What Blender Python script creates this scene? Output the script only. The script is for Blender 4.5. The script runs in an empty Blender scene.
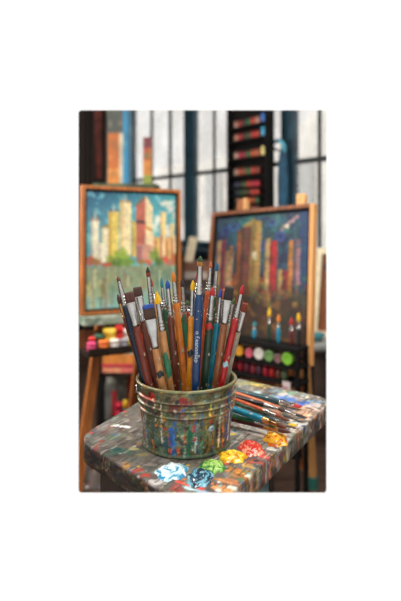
import bpy, bmesh, math, random
import numpy as np
from mathutils import Vector, Matrix

rnd = random.Random(7)
nrs = np.random.RandomState(11)
SC = bpy.context.scene
COL = SC.collection
PI = math.pi

# ------------------------------------------------------------------ survey of the place
FP, HY, CX = 560.0, 215.0, 200.5        # focal length in px, horizon row, centre column
TZ = 0.70                               # table height
CZ = TZ + 0.3765                        # eye height


def P(px, py, z):
    return Vector(((px - CX) / FP * z, z, CZ + (HY - py) / FP * z))


def T(px, py, h=0.0):
    """point of the table top (raised by h) under a pixel"""
    z = (CZ - TZ - h) * FP / (py - HY)
    return Vector(((px - CX) / FP * z, z, TZ + h))


def lin(c):
    return tuple((v / 12.92 if v <= 0.04045 else ((v + 0.055) / 1.055) ** 2.4) for v in c)


def rgb(r, g, b):
    return lin((r / 255, g / 255, b / 255))


# ------------------------------------------------------------------ materials
MATS = {}


def mat(name, col, rough=0.6, metal=0.0, var=0.25, scale=30.0, bump=0.15, stretch=(1, 1, 1), col2=None, spec=0.5, coat=0.0):
    if name in MATS:
        return MATS[name]
    m = bpy.data.materials.new(name)
    m.use_nodes = True
    nt = m.node_tree
    b = nt.nodes['Principled BSDF']
    b.inputs['Roughness'].default_value = rough
    b.inputs['Metallic'].default_value = metal
    b.inputs['Specular IOR Level'].default_value = spec
    b.inputs['Coat Weight'].default_value = coat
    tc = nt.nodes.new('ShaderNodeTexCoord')
    mp = nt.nodes.new('ShaderNodeMapping')
    mp.inputs['Scale'].default_value = stretch
    nz = nt.nodes.new('ShaderNodeTexNoise')
    nz.inputs['Scale'].default_value = scale
    nz.inputs['Detail'].default_value = 4
    nt.links.new(tc.outputs['Object'], mp.inputs['Vector'])
    nt.links.new(mp.outputs['Vector'], nz.inputs['Vector'])
    rp = nt.nodes.new('ShaderNodeValToRGB')
    c2 = col2 if col2 else tuple(v * (1 - var) for v in col)
    c1 = col if col2 else tuple(min(1, v * (1 + var * 0.5)) for v in col)
    rp.color_ramp.elements[0].position = 0.35
    rp.color_ramp.elements[1].position = 0.65
    rp.color_ramp.elements[0].color = (*c2, 1)
    rp.color_ramp.elements[1].color = (*c1, 1)
    nt.links.new(nz.outputs['Fac'], rp.inputs['Fac'])
    nt.links.new(rp.outputs['Color'], b.inputs['Base Color'])
    if bump:
        bp = nt.nodes.new('ShaderNodeBump')
        bp.inputs['Strength'].default_value = bump
        bp.inputs['Distance'].default_value = 0.002
        nt.links.new(nz.outputs['Fac'], bp.inputs['Height'])
        nt.links.new(bp.outputs['Normal'], b.inputs['Normal'])
    MATS[name] = m
    return m


def attr_mat(name, rough=0.5, metal=0.0, bump=0.4, scale=220, dist=0.001, spec=0.5):
    m = bpy.data.materials.new(name)
    m.use_nodes = True
    nt = m.node_tree
    b = nt.nodes['Principled BSDF']
    a = nt.nodes.new('ShaderNodeAttribute')
    a.attribute_name = 'paint'
    nt.links.new(a.outputs['Color'], b.inputs['Base Color'])
    b.inputs['Roughness'].default_value = rough
    b.inputs['Metallic'].default_value = metal
    b.inputs['Specular IOR Level'].default_value = spec
    tc = nt.nodes.new('ShaderNodeTexCoord')
    nz = nt.nodes.new('ShaderNodeTexNoise')
    nz.inputs['Scale'].default_value = scale
    nz.inputs['Detail'].default_value = 3
    nt.links.new(tc.outputs['Object'], nz.inputs['Vector'])
    bp = nt.nodes.new('ShaderNodeBump')
    bp.inputs['Strength'].default_value = bump
    bp.inputs['Distance'].default_value = dist
    nt.links.new(nz.outputs['Fac'], bp.inputs['Height'])
    nt.links.new(bp.outputs['Normal'], b.inputs['Normal'])
    return m


def wood(name, c, rough=0.55, var=0.35):
    return mat(name, c, rough, var=var, scale=14, stretch=(6, 6, 0.7), bump=0.2)


def gloss(name, c, rough=0.3):
    return mat(name, c, rough, var=0.22, scale=90, bump=0.05)


# ------------------------------------------------------------------ mesh builder
WM = {}          # world matrix of every parent


class MB:
    def __init__(self):
        self.v = []
        self.f = []
        self.mi = []
        self.c = None
        self.smooth = []

    def add(self, vs, fs, mi=0, smooth=False):
        o = len(self.v)
        self.v += [Vector(p) for p in vs]
        for f in fs:
            self.f.append([i + o for i in f])
            self.mi.append(mi)
            self.smooth.append(smooth)

    def box(self, c, s, M=None, mi=0):
        hx, hy, hz = s[0] / 2, s[1] / 2, s[2] / 2
        vs = [Vector((c[0] + a * hx, c[1] + b * hy, c[2] + d * hz)) for a in (-1, 1) for b in (-1, 1) for d in (-1, 1)]
        if M is not None:
            vs = [M @ p for p in vs]
        self.add(vs, [(0, 1, 3, 2), (4, 6, 7, 5), (0, 4, 5, 1), (2, 3, 7, 6), (0, 2, 6, 4), (1, 5, 7, 3)], mi)
        return self

    def span(self, a, b, mi=0, M=None):
        c = [(a[i] + b[i]) / 2 for i in range(3)]
        s = [abs(a[i] - b[i]) for i in range(3)]
        return self.box(c, s, M, mi)

    def bar(self, p, q, w, d, side=Vector((1, 0, 0)), mi=0):
        p, q = Vector(p), Vector(q)
        z = (q - p).normalized()
        x = (side - z * side.dot(z)).normalized()
        y = z.cross(x)
        M = Matrix((x, y, z)).transposed().to_4x4()
        M.translation = (p + q) / 2
        return self.box((0, 0, 0), (w, d, (q - p).length), M, mi)

    def loft(self, secs, seg=14, M=None, mi=0, cap=True, power=2.0, smooth=True):
        """secs: (z, rx, ry) or (z, rx, ry, cx, cy); superellipse rings"""
        vs, fs = [], []
        for s in secs:
            cx, cy = (s[3], s[4]) if len(s) > 3 else (0, 0)
            for k in range(seg):
                t = 2 * PI * k / seg
                ct, st = math.cos(t), math.sin(t)
                x = math.copysign(abs(ct) ** (2 / power), ct) * s[1] + cx
                y = math.copysign(abs(st) ** (2 / power), st) * s[2] + cy
                p = Vector((x, y, s[0]))
                vs.append(M @ p if M is not None else p)
        n = len(secs)
        for i in range(n - 1):
            for k in range(seg):
                a, b = i * seg + k, i * seg + (k + 1) % seg
                fs.append((a, b, b + seg, a + seg))
        if cap:
            fs.append(tuple(range(seg - 1, -1, -1)))
            fs.append(tuple((n - 1) * seg + k for k in range(seg)))
        self.add(vs, fs, mi, smooth)
        return self

    def tube(self, pts, r, seg=10, mi=0):
        pts = [Vector(p) for p in pts]
        vs, fs = [], []
        n = len(pts)
        ref = Vector((0.3, 0.5, 0.8)).normalized()
        for i, p in enumerate(pts):
            t = (pts[min(i + 1, n - 1)] - pts[max(i - 1, 0)]).normalized()
            x = (ref - t * ref.dot(t)).normalized()
            y = t.cross(x)
            rr = r[i] if isinstance(r, (list, tuple)) else r
            for k in range(seg):
                a = 2 * PI * k / seg
                vs.append(p + (x * math.cos(a) + y * math.sin(a)) * rr)
        for i in range(n - 1):
            for k in range(seg):
                a, b = i * seg + k, i * seg + (k + 1) % seg
                fs.append((a, b, b + seg, a + seg))
        fs.append(tuple(range(seg - 1, -1, -1)))
        fs.append(tuple((n - 1) * seg + k for k in range(seg)))
        self.add(vs, fs, mi, True)
        return self

    def build(self, name, mats, parent=None, bevel=0.0, local=False, colors=None):
        if not isinstance(mats, (list, tuple)):
            mats = [mats]
        me = bpy.data.meshes.new(name)
        vs = self.v
        if parent is not None and not local:
            inv = WM[parent.name].inverted()
            vs = [inv @ p for p in vs]
        me.from_pydata([tuple(p) for p in vs], [], self.f)
        for m in mats:
            me.materials.append(m)
        me.polygons.foreach_set('material_index', self.mi)
        me.polygons.foreach_set('use_smooth', self.smooth)
        if colors is not None:
            at = me.attributes.new('paint', 'FLOAT_COLOR', 'POINT')
            c4 = np.ones((len(vs), 4), np.float32)
            c4[:, :3] = colors
            at.data.foreach_set('color', c4.ravel())
        me.update()
        bm = bmesh.new()
        bm.from_mesh(me)
        bmesh.ops.recalc_face_normals(bm, faces=bm.faces)
        bm.to_mesh(me)
        bm.free()
        o = bpy.data.objects.new(name, me)
        COL.objects.link(o)
        if parent is not None:
            o.parent = parent
            WM[o.name] = WM[parent.name]
        else:
            WM[o.name] = Matrix.Identity(4)
        if bevel:
            md = o.modifiers.new('bevel', 'BEVEL')
            md.width = bevel
            md.segments = 2
            md.limit_method = 'ANGLE'
        return o


def tag(o, label=None, cat=None, group=None, kind=None):
    if label:
        o['label'] = label
    if cat:
        o['category'] = cat
    if group:
        o['group'] = group
    if kind:
        o['kind'] = kind
    return o


def thing(name, label, cat, loc=(0, 0, 0), M=None, group=None):
    o = bpy.data.objects.new(name, None)
    o.empty_display_size = 0.03
    COL.objects.link(o)
    m = Matrix.Translation(loc) if M is None else M
    o.location = m.to_translation()
    o.rotation_euler = m.to_euler()
    WM[o.name] = m.copy()
    return tag(o, label, cat, group)


def axes(x, z, loc):
    """matrix with local Z along z and local X near x"""
    z = Vector(z).normalized()
    x = Vector(x)
    x = (x - z * x.dot(z)).normalized()
    y = z.cross(x)
    M = Matrix((x, y, z)).transposed().to_4x4()
    M.translation = Vector(loc)
    return M


# ------------------------------------------------------------------ painter (pigment maps put on meshes as point colours)
def vnoise(h, w, cell, seed):
    r = np.random.RandomState(seed)
    gy, gx = max(2, int(h / cell) + 2), max(2, int(w / cell) + 2)
    g = r.rand(gy, gx)
    y = np.linspace(0, gy - 1.001, h)
    x = np.linspace(0, gx - 1.001, w)
    yi, xi = y.astype(int), x.astype(int)
    fy, fx = (y - yi)[:, None], (x - xi)[None, :]
    fy, fx = fy * fy * (3 - 2 * fy), fx * fx * (3 - 2 * fx)
    a, b = g[yi][:, xi], g[yi][:, xi + 1]
    c, d = g[yi + 1][:, xi], g[yi + 1][:, xi + 1]
    return (a * (1 - fx) + b * fx) * (1 - fy) + (c * (1 - fx) + d * fx) * fy


class Paint:
    """pigment map over u (right) and v (down), extents given in any units"""

    def __init__(self, u0, u1, v0, v1, w, h, col, seed=1):
        self.e = (u0, u1, v0, v1)
        self.w, self.h = w, h
        self.a = np.empty((h, w, 3))
        self.a[:] = np.array(col) / 255.0
        self.U, self.V = np.meshgrid(np.linspace(u0, u1, w), np.linspace(v0, v1, h))
        self.seed = seed
        self.wob = (vnoise(h, w, 9, seed + 50) - 0.5) + (vnoise(h, w, 4, seed + 51) - 0.5) * 0.6
        self.grain = vnoise(h, w, 2, seed + 52)

    def put(self, mask, col, al=1.0):
        c = np.array(col) / 255.0
        m = np.clip(mask, 0, 1)[..., None] * al
        self.a = self.a * (1 - m) + c * m

    def mottle(self, col, amt, cell, thr=0.5, soft=0.12, seed=None):
        self.seed += 1
        n = vnoise(self.h, self.w, cell, self.seed) * 0.7 + vnoise(self.h, self.w, cell / 2.7, self.seed + 99) * 0.3
        self.put(np.clip((n - thr) / soft, 0, 1), col, amt)

    def rect(self, x0, y0, x1, y1, col, al=1.0):
        self.put(((self.U >= x0) & (self.U <= x1) & (self.V >= y0) & (self.V <= y1)).astype(float), col, al)

    def poly(self, pts, col, al=1.0):
        ins = np.zeros(self.U.shape, bool)
        n = len(pts)
        for i in range(n):
            (x1, y1), (x2, y2) = pts[i], pts[(i + 1) % n]
            if y1 == y2:
                continue
            cr = ((y1 > self.V) != (y2 > self.V)) & (self.U < (x2 - x1) * (self.V - y1) / (y2 - y1) + x1)
            ins ^= cr
        self.put(ins.astype(float), col, al)

    def ell(self, cx, cy, rx, ry, col, al=1.0, ang=0.0, wob=0.5, soft=0.15):
        dx, dy = self.U - cx, self.V - cy
        ca, sa = math.cos(ang), math.sin(ang)
        x, y = (dx * ca + dy * sa) / rx, (-dx * sa + dy * ca) / ry
        d = np.sqrt(x * x + y * y) + self.wob * wob
        self.put(np.clip((1 - d) / soft, 0, 1), col, al)

    def line(self, p, q, wd, col, al=1.0, wob=0.4):
        px, py = p
        dx, dy = q[0] - px, q[1] - py
        L2 = dx * dx + dy * dy + 1e-12
        t = np.clip(((self.U - px) * dx + (self.V - py) * dy) / L2, 0, 1)
        d = np.hypot(self.U - px - t * dx, self.V - py - t * dy) / wd + self.wob * wob
        self.put(np.clip((1 - d) / 0.3, 0, 1), col, al)

    def specks(self, n, cols, r0, r1, box=None, seed=3, al=0.95, sv=1.0):
        r = random.Random(seed)
        b = box or self.e
        for _ in range(n):
            cx, cy = r.uniform(b[0], b[1]), r.uniform(b[2], b[3])
            rad = r0 + (r1 - r0) * r.random() ** 3
            # restrict to a small window for speed
            i0 = np.searchsorted(self.U[0], cx - 2.2 * rad)
            i1 = np.searchsorted(self.U[0], cx + 2.2 * rad)
            j0 = np.searchsorted(self.V[:, 0], cy - 2.2 * rad * sv)
            j1 = np.searchsorted(self.V[:, 0], cy + 2.2 * rad * sv)
            if i1 <= i0 or j1 <= j0:
                continue
            sl = (slice(j0, j1), slice(i0, i1))
            d = np.hypot((self.U[sl] - cx) / rad, (self.V[sl] - cy) / (rad * sv)) + self.wob[sl] * 0.6
            m = (np.clip((1 - d) / 0.3, 0, 1) * al)[..., None]
            self.a[sl] = self.a[sl] * (1 - m) + np.array(r.choice(cols)) / 255.0 * m

    def paintify(self, warp=.02, amt=.14, seed=5):
        h, w = self.h, self.w
        n1 = (vnoise(h, w, 14, seed) - .5) + (vnoise(h, w, 6, seed + 1) - .5) * .7
        n2 = (vnoise(h, w, 14, seed + 2) - .5) + (vnoise(h, w, 6, seed + 3) - .5) * .7
        J, I = np.mgrid[0:h, 0:w]
        J = np.clip((J + n1 * warp * h).astype(int), 0, h - 1)
        I = np.clip((I + n2 * warp * w).astype(int), 0, w - 1)
        self.a = self.a[J, I]
        lum = (vnoise(h, w, 22, seed + 4) - .5) + (vnoise(h, w, 7, seed + 5) - .5) + (vnoise(h, w, 3, seed + 6) - .5) * .8
        hue = np.stack([vnoise(h, w, 12, seed + 7 + k) - .5 for k in range(3)], -1)
        self.a = np.clip(self.a * (1 + lum[..., None] * amt * 2) + hue * amt * .5, 0, 1)

    def sample(self, u, v):
        u0, u1, v0, v1 = self.e
        i = np.clip(((np.asarray(u) - u0) / (u1 - u0) * (self.w - 1)), 0, self.w - 1)
        j = np.clip(((np.asarray(v) - v0) / (v1 - v0) * (self.h - 1)), 0, self.h - 1)
        i0, j0 = np.minimum(i.astype(int), self.w - 2), np.minimum(j.astype(int), self.h - 2)
        fi, fj = (i - i0)[:, None], (j - j0)[:, None]
        A = self.a
        c = (A[j0, i0] * (1 - fi) + A[j0, i0 + 1] * fi) * (1 - fj) + (A[j0 + 1, i0] * (1 - fi) + A[j0 + 1, i0 + 1] * fi) * fj
        c = np.clip(c, 0, 1)
        return np.where(c <= 0.04045, c / 12.92, ((c + 0.055) / 1.055) ** 2.4)


# ------------------------------------------------------------------ shared materials
M_white = mat('white_wall_paint', (0.93, 0.93, 0.93), 0.9, var=0.01, scale=60, bump=0.03)
M_plaster = mat('old_plaster', rgb(120, 112, 104), 0.9, var=0.3, scale=5)
M_darkwall = mat('dark_board_wall', rgb(34, 29, 26), 0.9, var=0.45, scale=9, stretch=(9, 9, 0.5))
M_brick = mat('dark_brick', rgb(66, 50, 44), 0.9, var=0.5, scale=11)
M_ceil = mat('ceiling_paint', rgb(120, 116, 110), 0.9, var=0.1)
M_floor = mat('floor_boards', rgb(80, 60, 48), 0.7, var=0.5, scale=5, stretch=(1.0, 9, 1))
M_frameblue = mat('blue_window_paint', rgb(38, 84, 104), 0.5, var=0.5, scale=14)
M_frameteal = mat('dark_teal_window_paint', rgb(34, 62, 76), 0.5, var=0.4, scale=14)
M_bardark = mat('window_bar_metal', rgb(40, 44, 46), 0.5, var=0.3)
M_orange = wood('orange_wood', rgb(176, 104, 48))
M_brownwood = wood('brown_wood', rgb(126, 72, 38))
M_pale = wood('pale_wood', rgb(216, 160, 98), var=0.2)
M_easel = wood('easel_wood', rgb(150, 88, 44))
M_black = mat('black_paint', rgb(20, 19, 19), 0.8, var=0.3, spec=.15)
M_dark = mat('dark_wood', rgb(40, 31, 26), 0.8, spec=.15, var=0.4, scale=12, stretch=(5, 5, 0.7))
M_steel = mat('ferrule_metal', rgb(184, 184, 182), 0.2, 1.0, var=0.15, scale=60, bump=0.05)
M_brass = mat('copper_ferrule', rgb(200, 150, 100), 0.25, 1.0, var=0.15, scale=60, bump=0.05)
M_cream = mat('cream_paint', rgb(226, 212, 180), 0.7, var=0.15)
M_paper = mat('grey_paper', rgb(150, 150, 142), 0.8, var=0.35, scale=10)

# ================================================================== SETTING
WY = 0.66                                # room side of the white wall the studio is seen through
HTOP = 2.9
# opening
ox0, ox1 = (78.6 - CX) / FP * WY, (326.4 - CX) / FP * WY
oz1, oz0 = CZ + (HY - 110.3) / FP * WY, CZ + (HY - 492.6) / FP * WY
WX0, WX1 = -2.6, 2.6


def wall_front():
    """white wall with a round-cornered opening, splayed towards the studio"""
    mb = MB()
    th = 0.018

    def loop(gx, y, rad=0.0035):
        pts = []
        x0, x1, z0, z1 = ox0 - gx, ox1 + gx, oz0 - gx, oz1 + gx
        for (cx, cz, a0) in ((x1 - rad, z1 - rad, 0), (x0 + rad, z1 - rad, 90), (x0 + rad, z0 + rad, 180), (x1 - rad, z0 + rad, 270)):
            for k in range(5):
                a = math.radians(a0 + 90 * k / 4)
                pts.append(Vector((cx + rad * math.cos(a), y, cz + rad * math.sin(a))))
        return pts

    def outer(y):
        pts = []
        for (x, z) in ((WX1, HTOP), (WX0, HTOP), (WX0, 0), (WX1, 0)):
            pts += [Vector((x, y, z))] * 5
        return pts
    a, b, c, d = outer(WY), loop(0, WY), loop(0.014, WY + th), outer(WY + th)
    n = 20
    vs = a + b + c + d
    fs = []
    for r in range(3):
        for k in range(n):
            k2 = (k + 1) % n
            fs.append((r * n + k, r * n + k2, (r + 1) * n + k2, (r + 1) * n + k))
    for k in range(n):
        k2 = (k + 1) % n
        fs.append((3 * n + k, 3 * n + k2, k2, k))
    mb.add(vs, fs)
    # collapse the tripled outer corners
    o = mb.build('wall_front', M_white)
    bm = bmesh.new()
    bm.from_mesh(o.data)
    bmesh.ops.remove_doubles(bm, verts=bm.verts, dist=1e-5)
    bmesh.ops.dissolve_degenerate(bm, edges=bm.edges, dist=1e-5)
    bmesh.ops.recalc_face_normals(bm, faces=bm.faces)
    bm.to_mesh(o.data)
    bm.free()
    tag(o, kind='structure')


wall_front()

# window wall: runs from the far corner K towards the near right
def inv_z(px):
    return 1 / 5.5 + (1 / 2.7 - 1 / 5.5) * (px - 80) / 247.0


def wpt(px):
    z = 1 / inv_z(px)
    return Vector(((px - CX) / FP * z, z, 0))


K = wpt(106)
WD = (wpt(327) - K).normalized()
WN = Vector((WD.y, -WD.x, 0))            # towards the room
if WN.dot(Vector((0, 1.5, 0)) - K) < 0:
    WN = -WN
MW = Matrix((WD, -WN, Vector((0, 0, 1)))).transposed().to_4x4()     # local x along the wall, y outwards
MW.translation = K


def wu(px):
    return (wpt(px) - K).dot(WD)


U_END = (WY + 0.018 - K.y) / WD.y        # where it meets the white wall
w1a, w1b, w2a, w2b = wu(121), wu(231), wu(262), wu(352)
SILL, HEAD = 0.86, 2.62
mb = MB()
mb.span((0, 0, 0), (U_END + 0.1, 0.05, SILL), 1, MW)
mb.span((0, 0, HEAD), (U_END + 0.1, 0.05, HTOP), 0, MW)
mb.span((0, 0, SILL), (w1a, 0.05, HEAD), 0, MW)
mb.span((w1b, 0, SILL), (w2a, 0.05, HEAD), 0, MW)
mb.span((w2b, 0, SILL), (U_END + 0.1, 0.05, HEAD), 0, MW)
tag(mb.build('wall_right', [M_plaster, M_brick]), kind='structure')

# back wall (dark boards) from the corner to the left, then the left wall
BL = Vector((-2.5, 4.15, 0))
mb = MB()
bd = (K - BL).normalized()
n = 16
for k in range(n):
    a, b = BL + (K - BL) * (k / n), BL + (K - BL) * ((k + 0.94) / n)
    mb.bar(a + Vector((0, 0.02, HTOP / 2)), b + Vector((0, 0.02, HTOP / 2)), HTOP, 0.03, Vector((0, 0, 1)))
mb.bar(BL + Vector((-0.1, 0.07, HTOP / 2)), K + Vector((0.1, 0.07, HTOP / 2)), HTOP, 0.06, Vector((0, 0, 1)))
tag(mb.build('wall_back', M_darkwall), kind='structure')
mb = MB()
mb.span((-2.6, WY + 0.018, 0), (-2.5, 4.3, HTOP))
tag(mb.build('wall_left', M_darkwall), kind='structure')
mb = MB()
for k in range(34):
    x0 = -2.6 + k * 0.16
    mb.span((x0, WY, -0.03), (x0 + 0.157, 5.4, 0))
mb.span((-2.6, WY, -0.06), (2.9, 5.4, -0.012))
tag(mb.build('floor', M_floor), kind='structure')
mb = MB()
mb.span((-2.6, WY, HTOP), (2.9, 5.6, HTOP + 0.06))
tag(mb.build('ceiling', M_ceil), kind='structure')


# windows -----------------------------------------------------------
def glass_mat():
    m = bpy.data.materials.new('dusty_glass')
    m.use_nodes = True
    nt = m.node_tree
    nt.nodes.clear()
    out = nt.nodes.new('ShaderNodeOutputMaterial')
    tr = nt.nodes.new('ShaderNodeBsdfTransparent')
    tl = nt.nodes.new('ShaderNodeBsdfTranslucent')
    tl.inputs['Color'].default_value = (0.92, 0.9, 0.86, 1)
    gl = nt.nodes.new('ShaderNodeBsdfGlossy')
    gl.inputs['Roughness'].default_value = 0.15
    m1, m2 = nt.nodes.new('ShaderNodeMixShader'), nt.nodes.new('ShaderNodeMixShader')
    tc = nt.nodes.new('ShaderNodeTexCoord')
    nz = nt.nodes.new('ShaderNodeTexNoise')
    nz.inputs['Scale'].default_value = 4
    nz.inputs['Detail'].default_value = 6
    mr = nt.nodes.new('ShaderNodeMapRange')
    mr.inputs['From Min'].default_value = 0.3
    mr.inputs['From Max'].default_value = 0.7
    mr.inputs['To Min'].default_value = 0.08
    mr.inputs['To Max'].default_value = 0.4
    nt.links.new(tc.outputs['Object'], nz.inputs['Vector'])
    nt.links.new(nz.outputs['Fac'], mr.inputs['Value'])
    nt.links.new(mr.outputs['Result'], m1.inputs['Fac'])
    nt.links.new(tr.outputs[0], m1.inputs[1])
    nt.links.new(tl.outputs[0], m1.inputs[2])
    m2.inputs['Fac'].default_value = 0.05
    nt.links.new(m1.outputs[0], m2.inputs[1])
    nt.links.new(gl.outputs[0], m2.inputs[2])
    nt.links.new(m2.outputs[0], out.inputs[0])
    return m


M_glass = glass_mat()
BARZ = CZ + 0.275


def window(name, ua, ub, blue_edge, thick, thin, mthick):
    mb = MB()
    e = 0.06
    # outer frame; the left stile is blue
    mb.span((ua, -0.012, SILL), (ua + (0.24 if blue_edge else 0.03), 0.03, HEAD), 0, MW)
    mb.span((ub - 0.03, -0.012, SILL), (ub, 0.03, HEAD), 1, MW)
    mb.span((ua, -0.012, HEAD - e), (ub, 0.03, HEAD), 1, MW)
    mb.span((ua, -0.012, SILL), (ub, 0.03, SILL + 0.045), 1, MW)
    for px, wd in thick:
        u = wu(px)
        mb.span((u - wd / 2, -0.012, SILL), (u + wd / 2, 0.03, HEAD), mthick, MW)
    for px, wd in thin:
        u = wu(px)
        mb.span((u - wd / 2, 0.004, SILL), (u + wd / 2, 0.018, HEAD), 2, MW)
    for z in (BARZ, BARZ + 0.66):
        mb.span((ua, 0.002, z - 0.013), (ub, 0.02, z + 0.013), 2, MW)
    o = mb.build(name, [M_frameblue, M_frameteal, M_bardark], bevel=0.004)
    tag(o, kind='structure')
    g = MB()
    g.span((ua + 0.01, 0.010, SILL + 0.02), (ub - 0.01, 0.013, HEAD - 0.03), 0, MW)
    g.build('glass_pane', M_glass, o)
    s = MB()
    s.span((ua - 0.05, -0.12, SILL - 0.035), (ub + 0.05, 0.0, SILL), 0, MW)
    s.build('window_sill', M_frameteal, o, bevel=0.005)


window('window_1', w1a, w1b, True, [(190, 0.13)], [(150.5, 0.032), (169, 0.032), (213, 0.022)], 1)
window('window_2', w2a, w2b, False, [(288.5, 0.10)], [(318, 0.02)], 1)

# the house across the yard -------------------------------------------
M_facade = mat('pale_render_facade', rgb(226, 222, 214), 0.9, var=0.08, scale=1.2, bump=0)
M_facwin = mat('facade_window_grey', rgb(176, 178, 178), 0.4, var=0.2)
b = thing('outside_building', 'pale rendered building with a stepped gable seen hazily through the window panes', 'building', loc=MW @ Vector((1.8, 5.0, 0)))
mb = MB()
prof = [(-8, 0), (9, 0), (9, 1.7), (4.6, 1.75), (3.9, 2.3), (2.6, 2.3), (2.0, 1.65), (0.4, 1.7), (-0.6, 2.5), (-1.6, 3.0), (-3.0, 2.3), (-8, 2.2)]
for y in (4.5, 6.5):
    pass
vs = [MW @ Vector((x, 4.5, z)) for x, z in prof] + [MW @ Vector((x, 6.5, z)) for x, z in prof]
n = len(prof)
mb.add(vs, [tuple(range(n)), tuple(range(2 * n - 1, n - 1, -1))] + [(k, (k + 1) % n, n + (k + 1) % n, n + k) for k in range(n)])
mb.build('facade_wall', M_facade, b)
for k in range(12):
    mb = MB()
    x = -6.5 + k * 1.3
    mb.span((x, 4.44, 1.0), (x + 0.55, 4.56, 1.95), 0, MW)
    mb.build('facade_window', M_facwin, b)

# ================================================================== TABLE
ca, cc, cr_, cf = (Vector(T(76, 438)), Vector(T(195, 369)), Vector(T(334, 399)), Vector(T(206, 517)))


def fillet(poly, rad, k=14):
    out = []
    n = len(poly)
    for i in range(n):
        p, a, b = poly[i], poly[i - 1], poly[(i + 1) % n]
        s, e = p + (a - p).normalized() * rad, p + (b - p).normalized() * rad
        for j in range(k + 1):
            t = j / k
            out.append(s * (1 - t) ** 2 + p * 2 * t * (1 - t) + e * t * t)
    return out


def resample(pts, n):
    P_ = np.array([(p.x, p.y) for p in pts + [pts[0]]])
    d = np.r_[0, np.cumsum(np.hypot(*np.diff(P_, axis=0).T))]
    s = np.linspace(0, d[-1], n, endpoint=False)
    return np.c_[np.interp(s, d, P_[:, 0]), np.interp(s, d, P_[:, 1])]


tp = Paint(-0.26, 0.32, 0.66, 1.42, 520, 680, (114, 109, 103), seed=20)
GREY = [(96, 88, 80), (132, 126, 116), (84, 78, 74), (150, 146, 138)]
for i, (c, a, cell, thr) in enumerate([((84, 76, 70), .8, 60, .5), ((140, 134, 124), .7, 40, .55), ((70, 64, 60), .6, 22, .62),
                                       ((160, 154, 142), .6, 16, .66), ((96, 104, 96), .6, 30, .62), ((120, 104, 88), .4, 26, .62)]):
    tp.mottle(c, a, cell, thr)
# wood grain running along the long side
gd = (cr_ - cf).normalized()
gq = (tp.U * gd.y - tp.V * gd.x)
gr = np.sin(gq * 900 + tp.wob * 5) * 0.5 + 0.5
tp.put(gr ** 6, (70, 62, 56), 0.35)
# right half is whiter with paint smears
tl = lambda px, py: (T(px, py).x, T(px, py).y)
for px, py, rx, ry, c, al in [
        (275, 405, .09, .06, (206, 198, 188), .8), (300, 412, .05, .05, (212, 160, 128), .85), (285, 397, .05, .03, (216, 208, 200), .8),
        (312, 405, .035, .03, (208, 190, 176), .85), (255, 432, .06, .04, (186, 178, 168), .7), (300, 425, .05, .03, (210, 204, 196), .75),
        (286, 399, .028, .018, (60, 110, 190), .9), (303, 403, .022, .016, (38, 84, 180), .9), (316, 402, .018, .014, (110, 160, 200), .8),
        (262, 396, .03, .022, (80, 130, 150), .85), (258, 392, .016, .012, (170, 200, 206), .9), (257, 385, .024, .022, (214, 190, 70), .9),
        (243, 383, .02, .02, (160, 160, 90), .8), (275, 391, .022, .016, (110, 140, 150), .8), (296, 394, .016, .014, (90, 150, 110), .7),
        (307, 396, .016, .012, (150, 170, 190), .8), (310, 415, .02, .016, (220, 150, 110), .8), (280, 412, .05, .012, (226, 140, 90), .6)]:
    x, y = tl(px, py)
    tp.ell(x, y, rx, ry, c, al, ang=rnd.uniform(-.6, .6), wob=1.3, soft=.5)
# left side stains
for px, py, rx, ry, c, al in [
        (120, 452, .02, .018, (60, 112, 96), .9), (117, 450, .01, .009, (40, 84, 78), .9), (112, 437, .018, .012, (84, 110, 84), .7), (133, 449, .012, .008, (212, 196, 130), .8), (143, 455, .012, .008, (150, 140, 90), .8),
        (96, 447, .006, .03, (150, 62, 50), .8), (107, 430, .008, .022, (120, 70, 56), .6), (90, 437, .01, .01, (88, 96, 84), .7), (126, 466, .008, .012, (182, 132, 60), .8),
        (138, 470, .012, .008, (170, 50, 40), .8), (148, 476, .014, .008, (190, 60, 44), .8), (157, 482, .02, .014, (206, 200, 196), .8),
        (150, 465, .01, .006, (216, 210, 196), .7), (133, 460, .01, .008, (90, 120, 110), .6), (176, 488, .01, .02, (170, 50, 44), .7),
        (120, 426, .014, .005, (232, 230, 224), .95), (126, 427, .012, .005, (232, 230, 224), .95)]:
    x, y = tl(px, py)
    tp.ell(x, y, rx, ry, c, al, ang=rnd.uniform(-.3, .3), wob=1.0, soft=.3)
r7b = random.Random(77)
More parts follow.
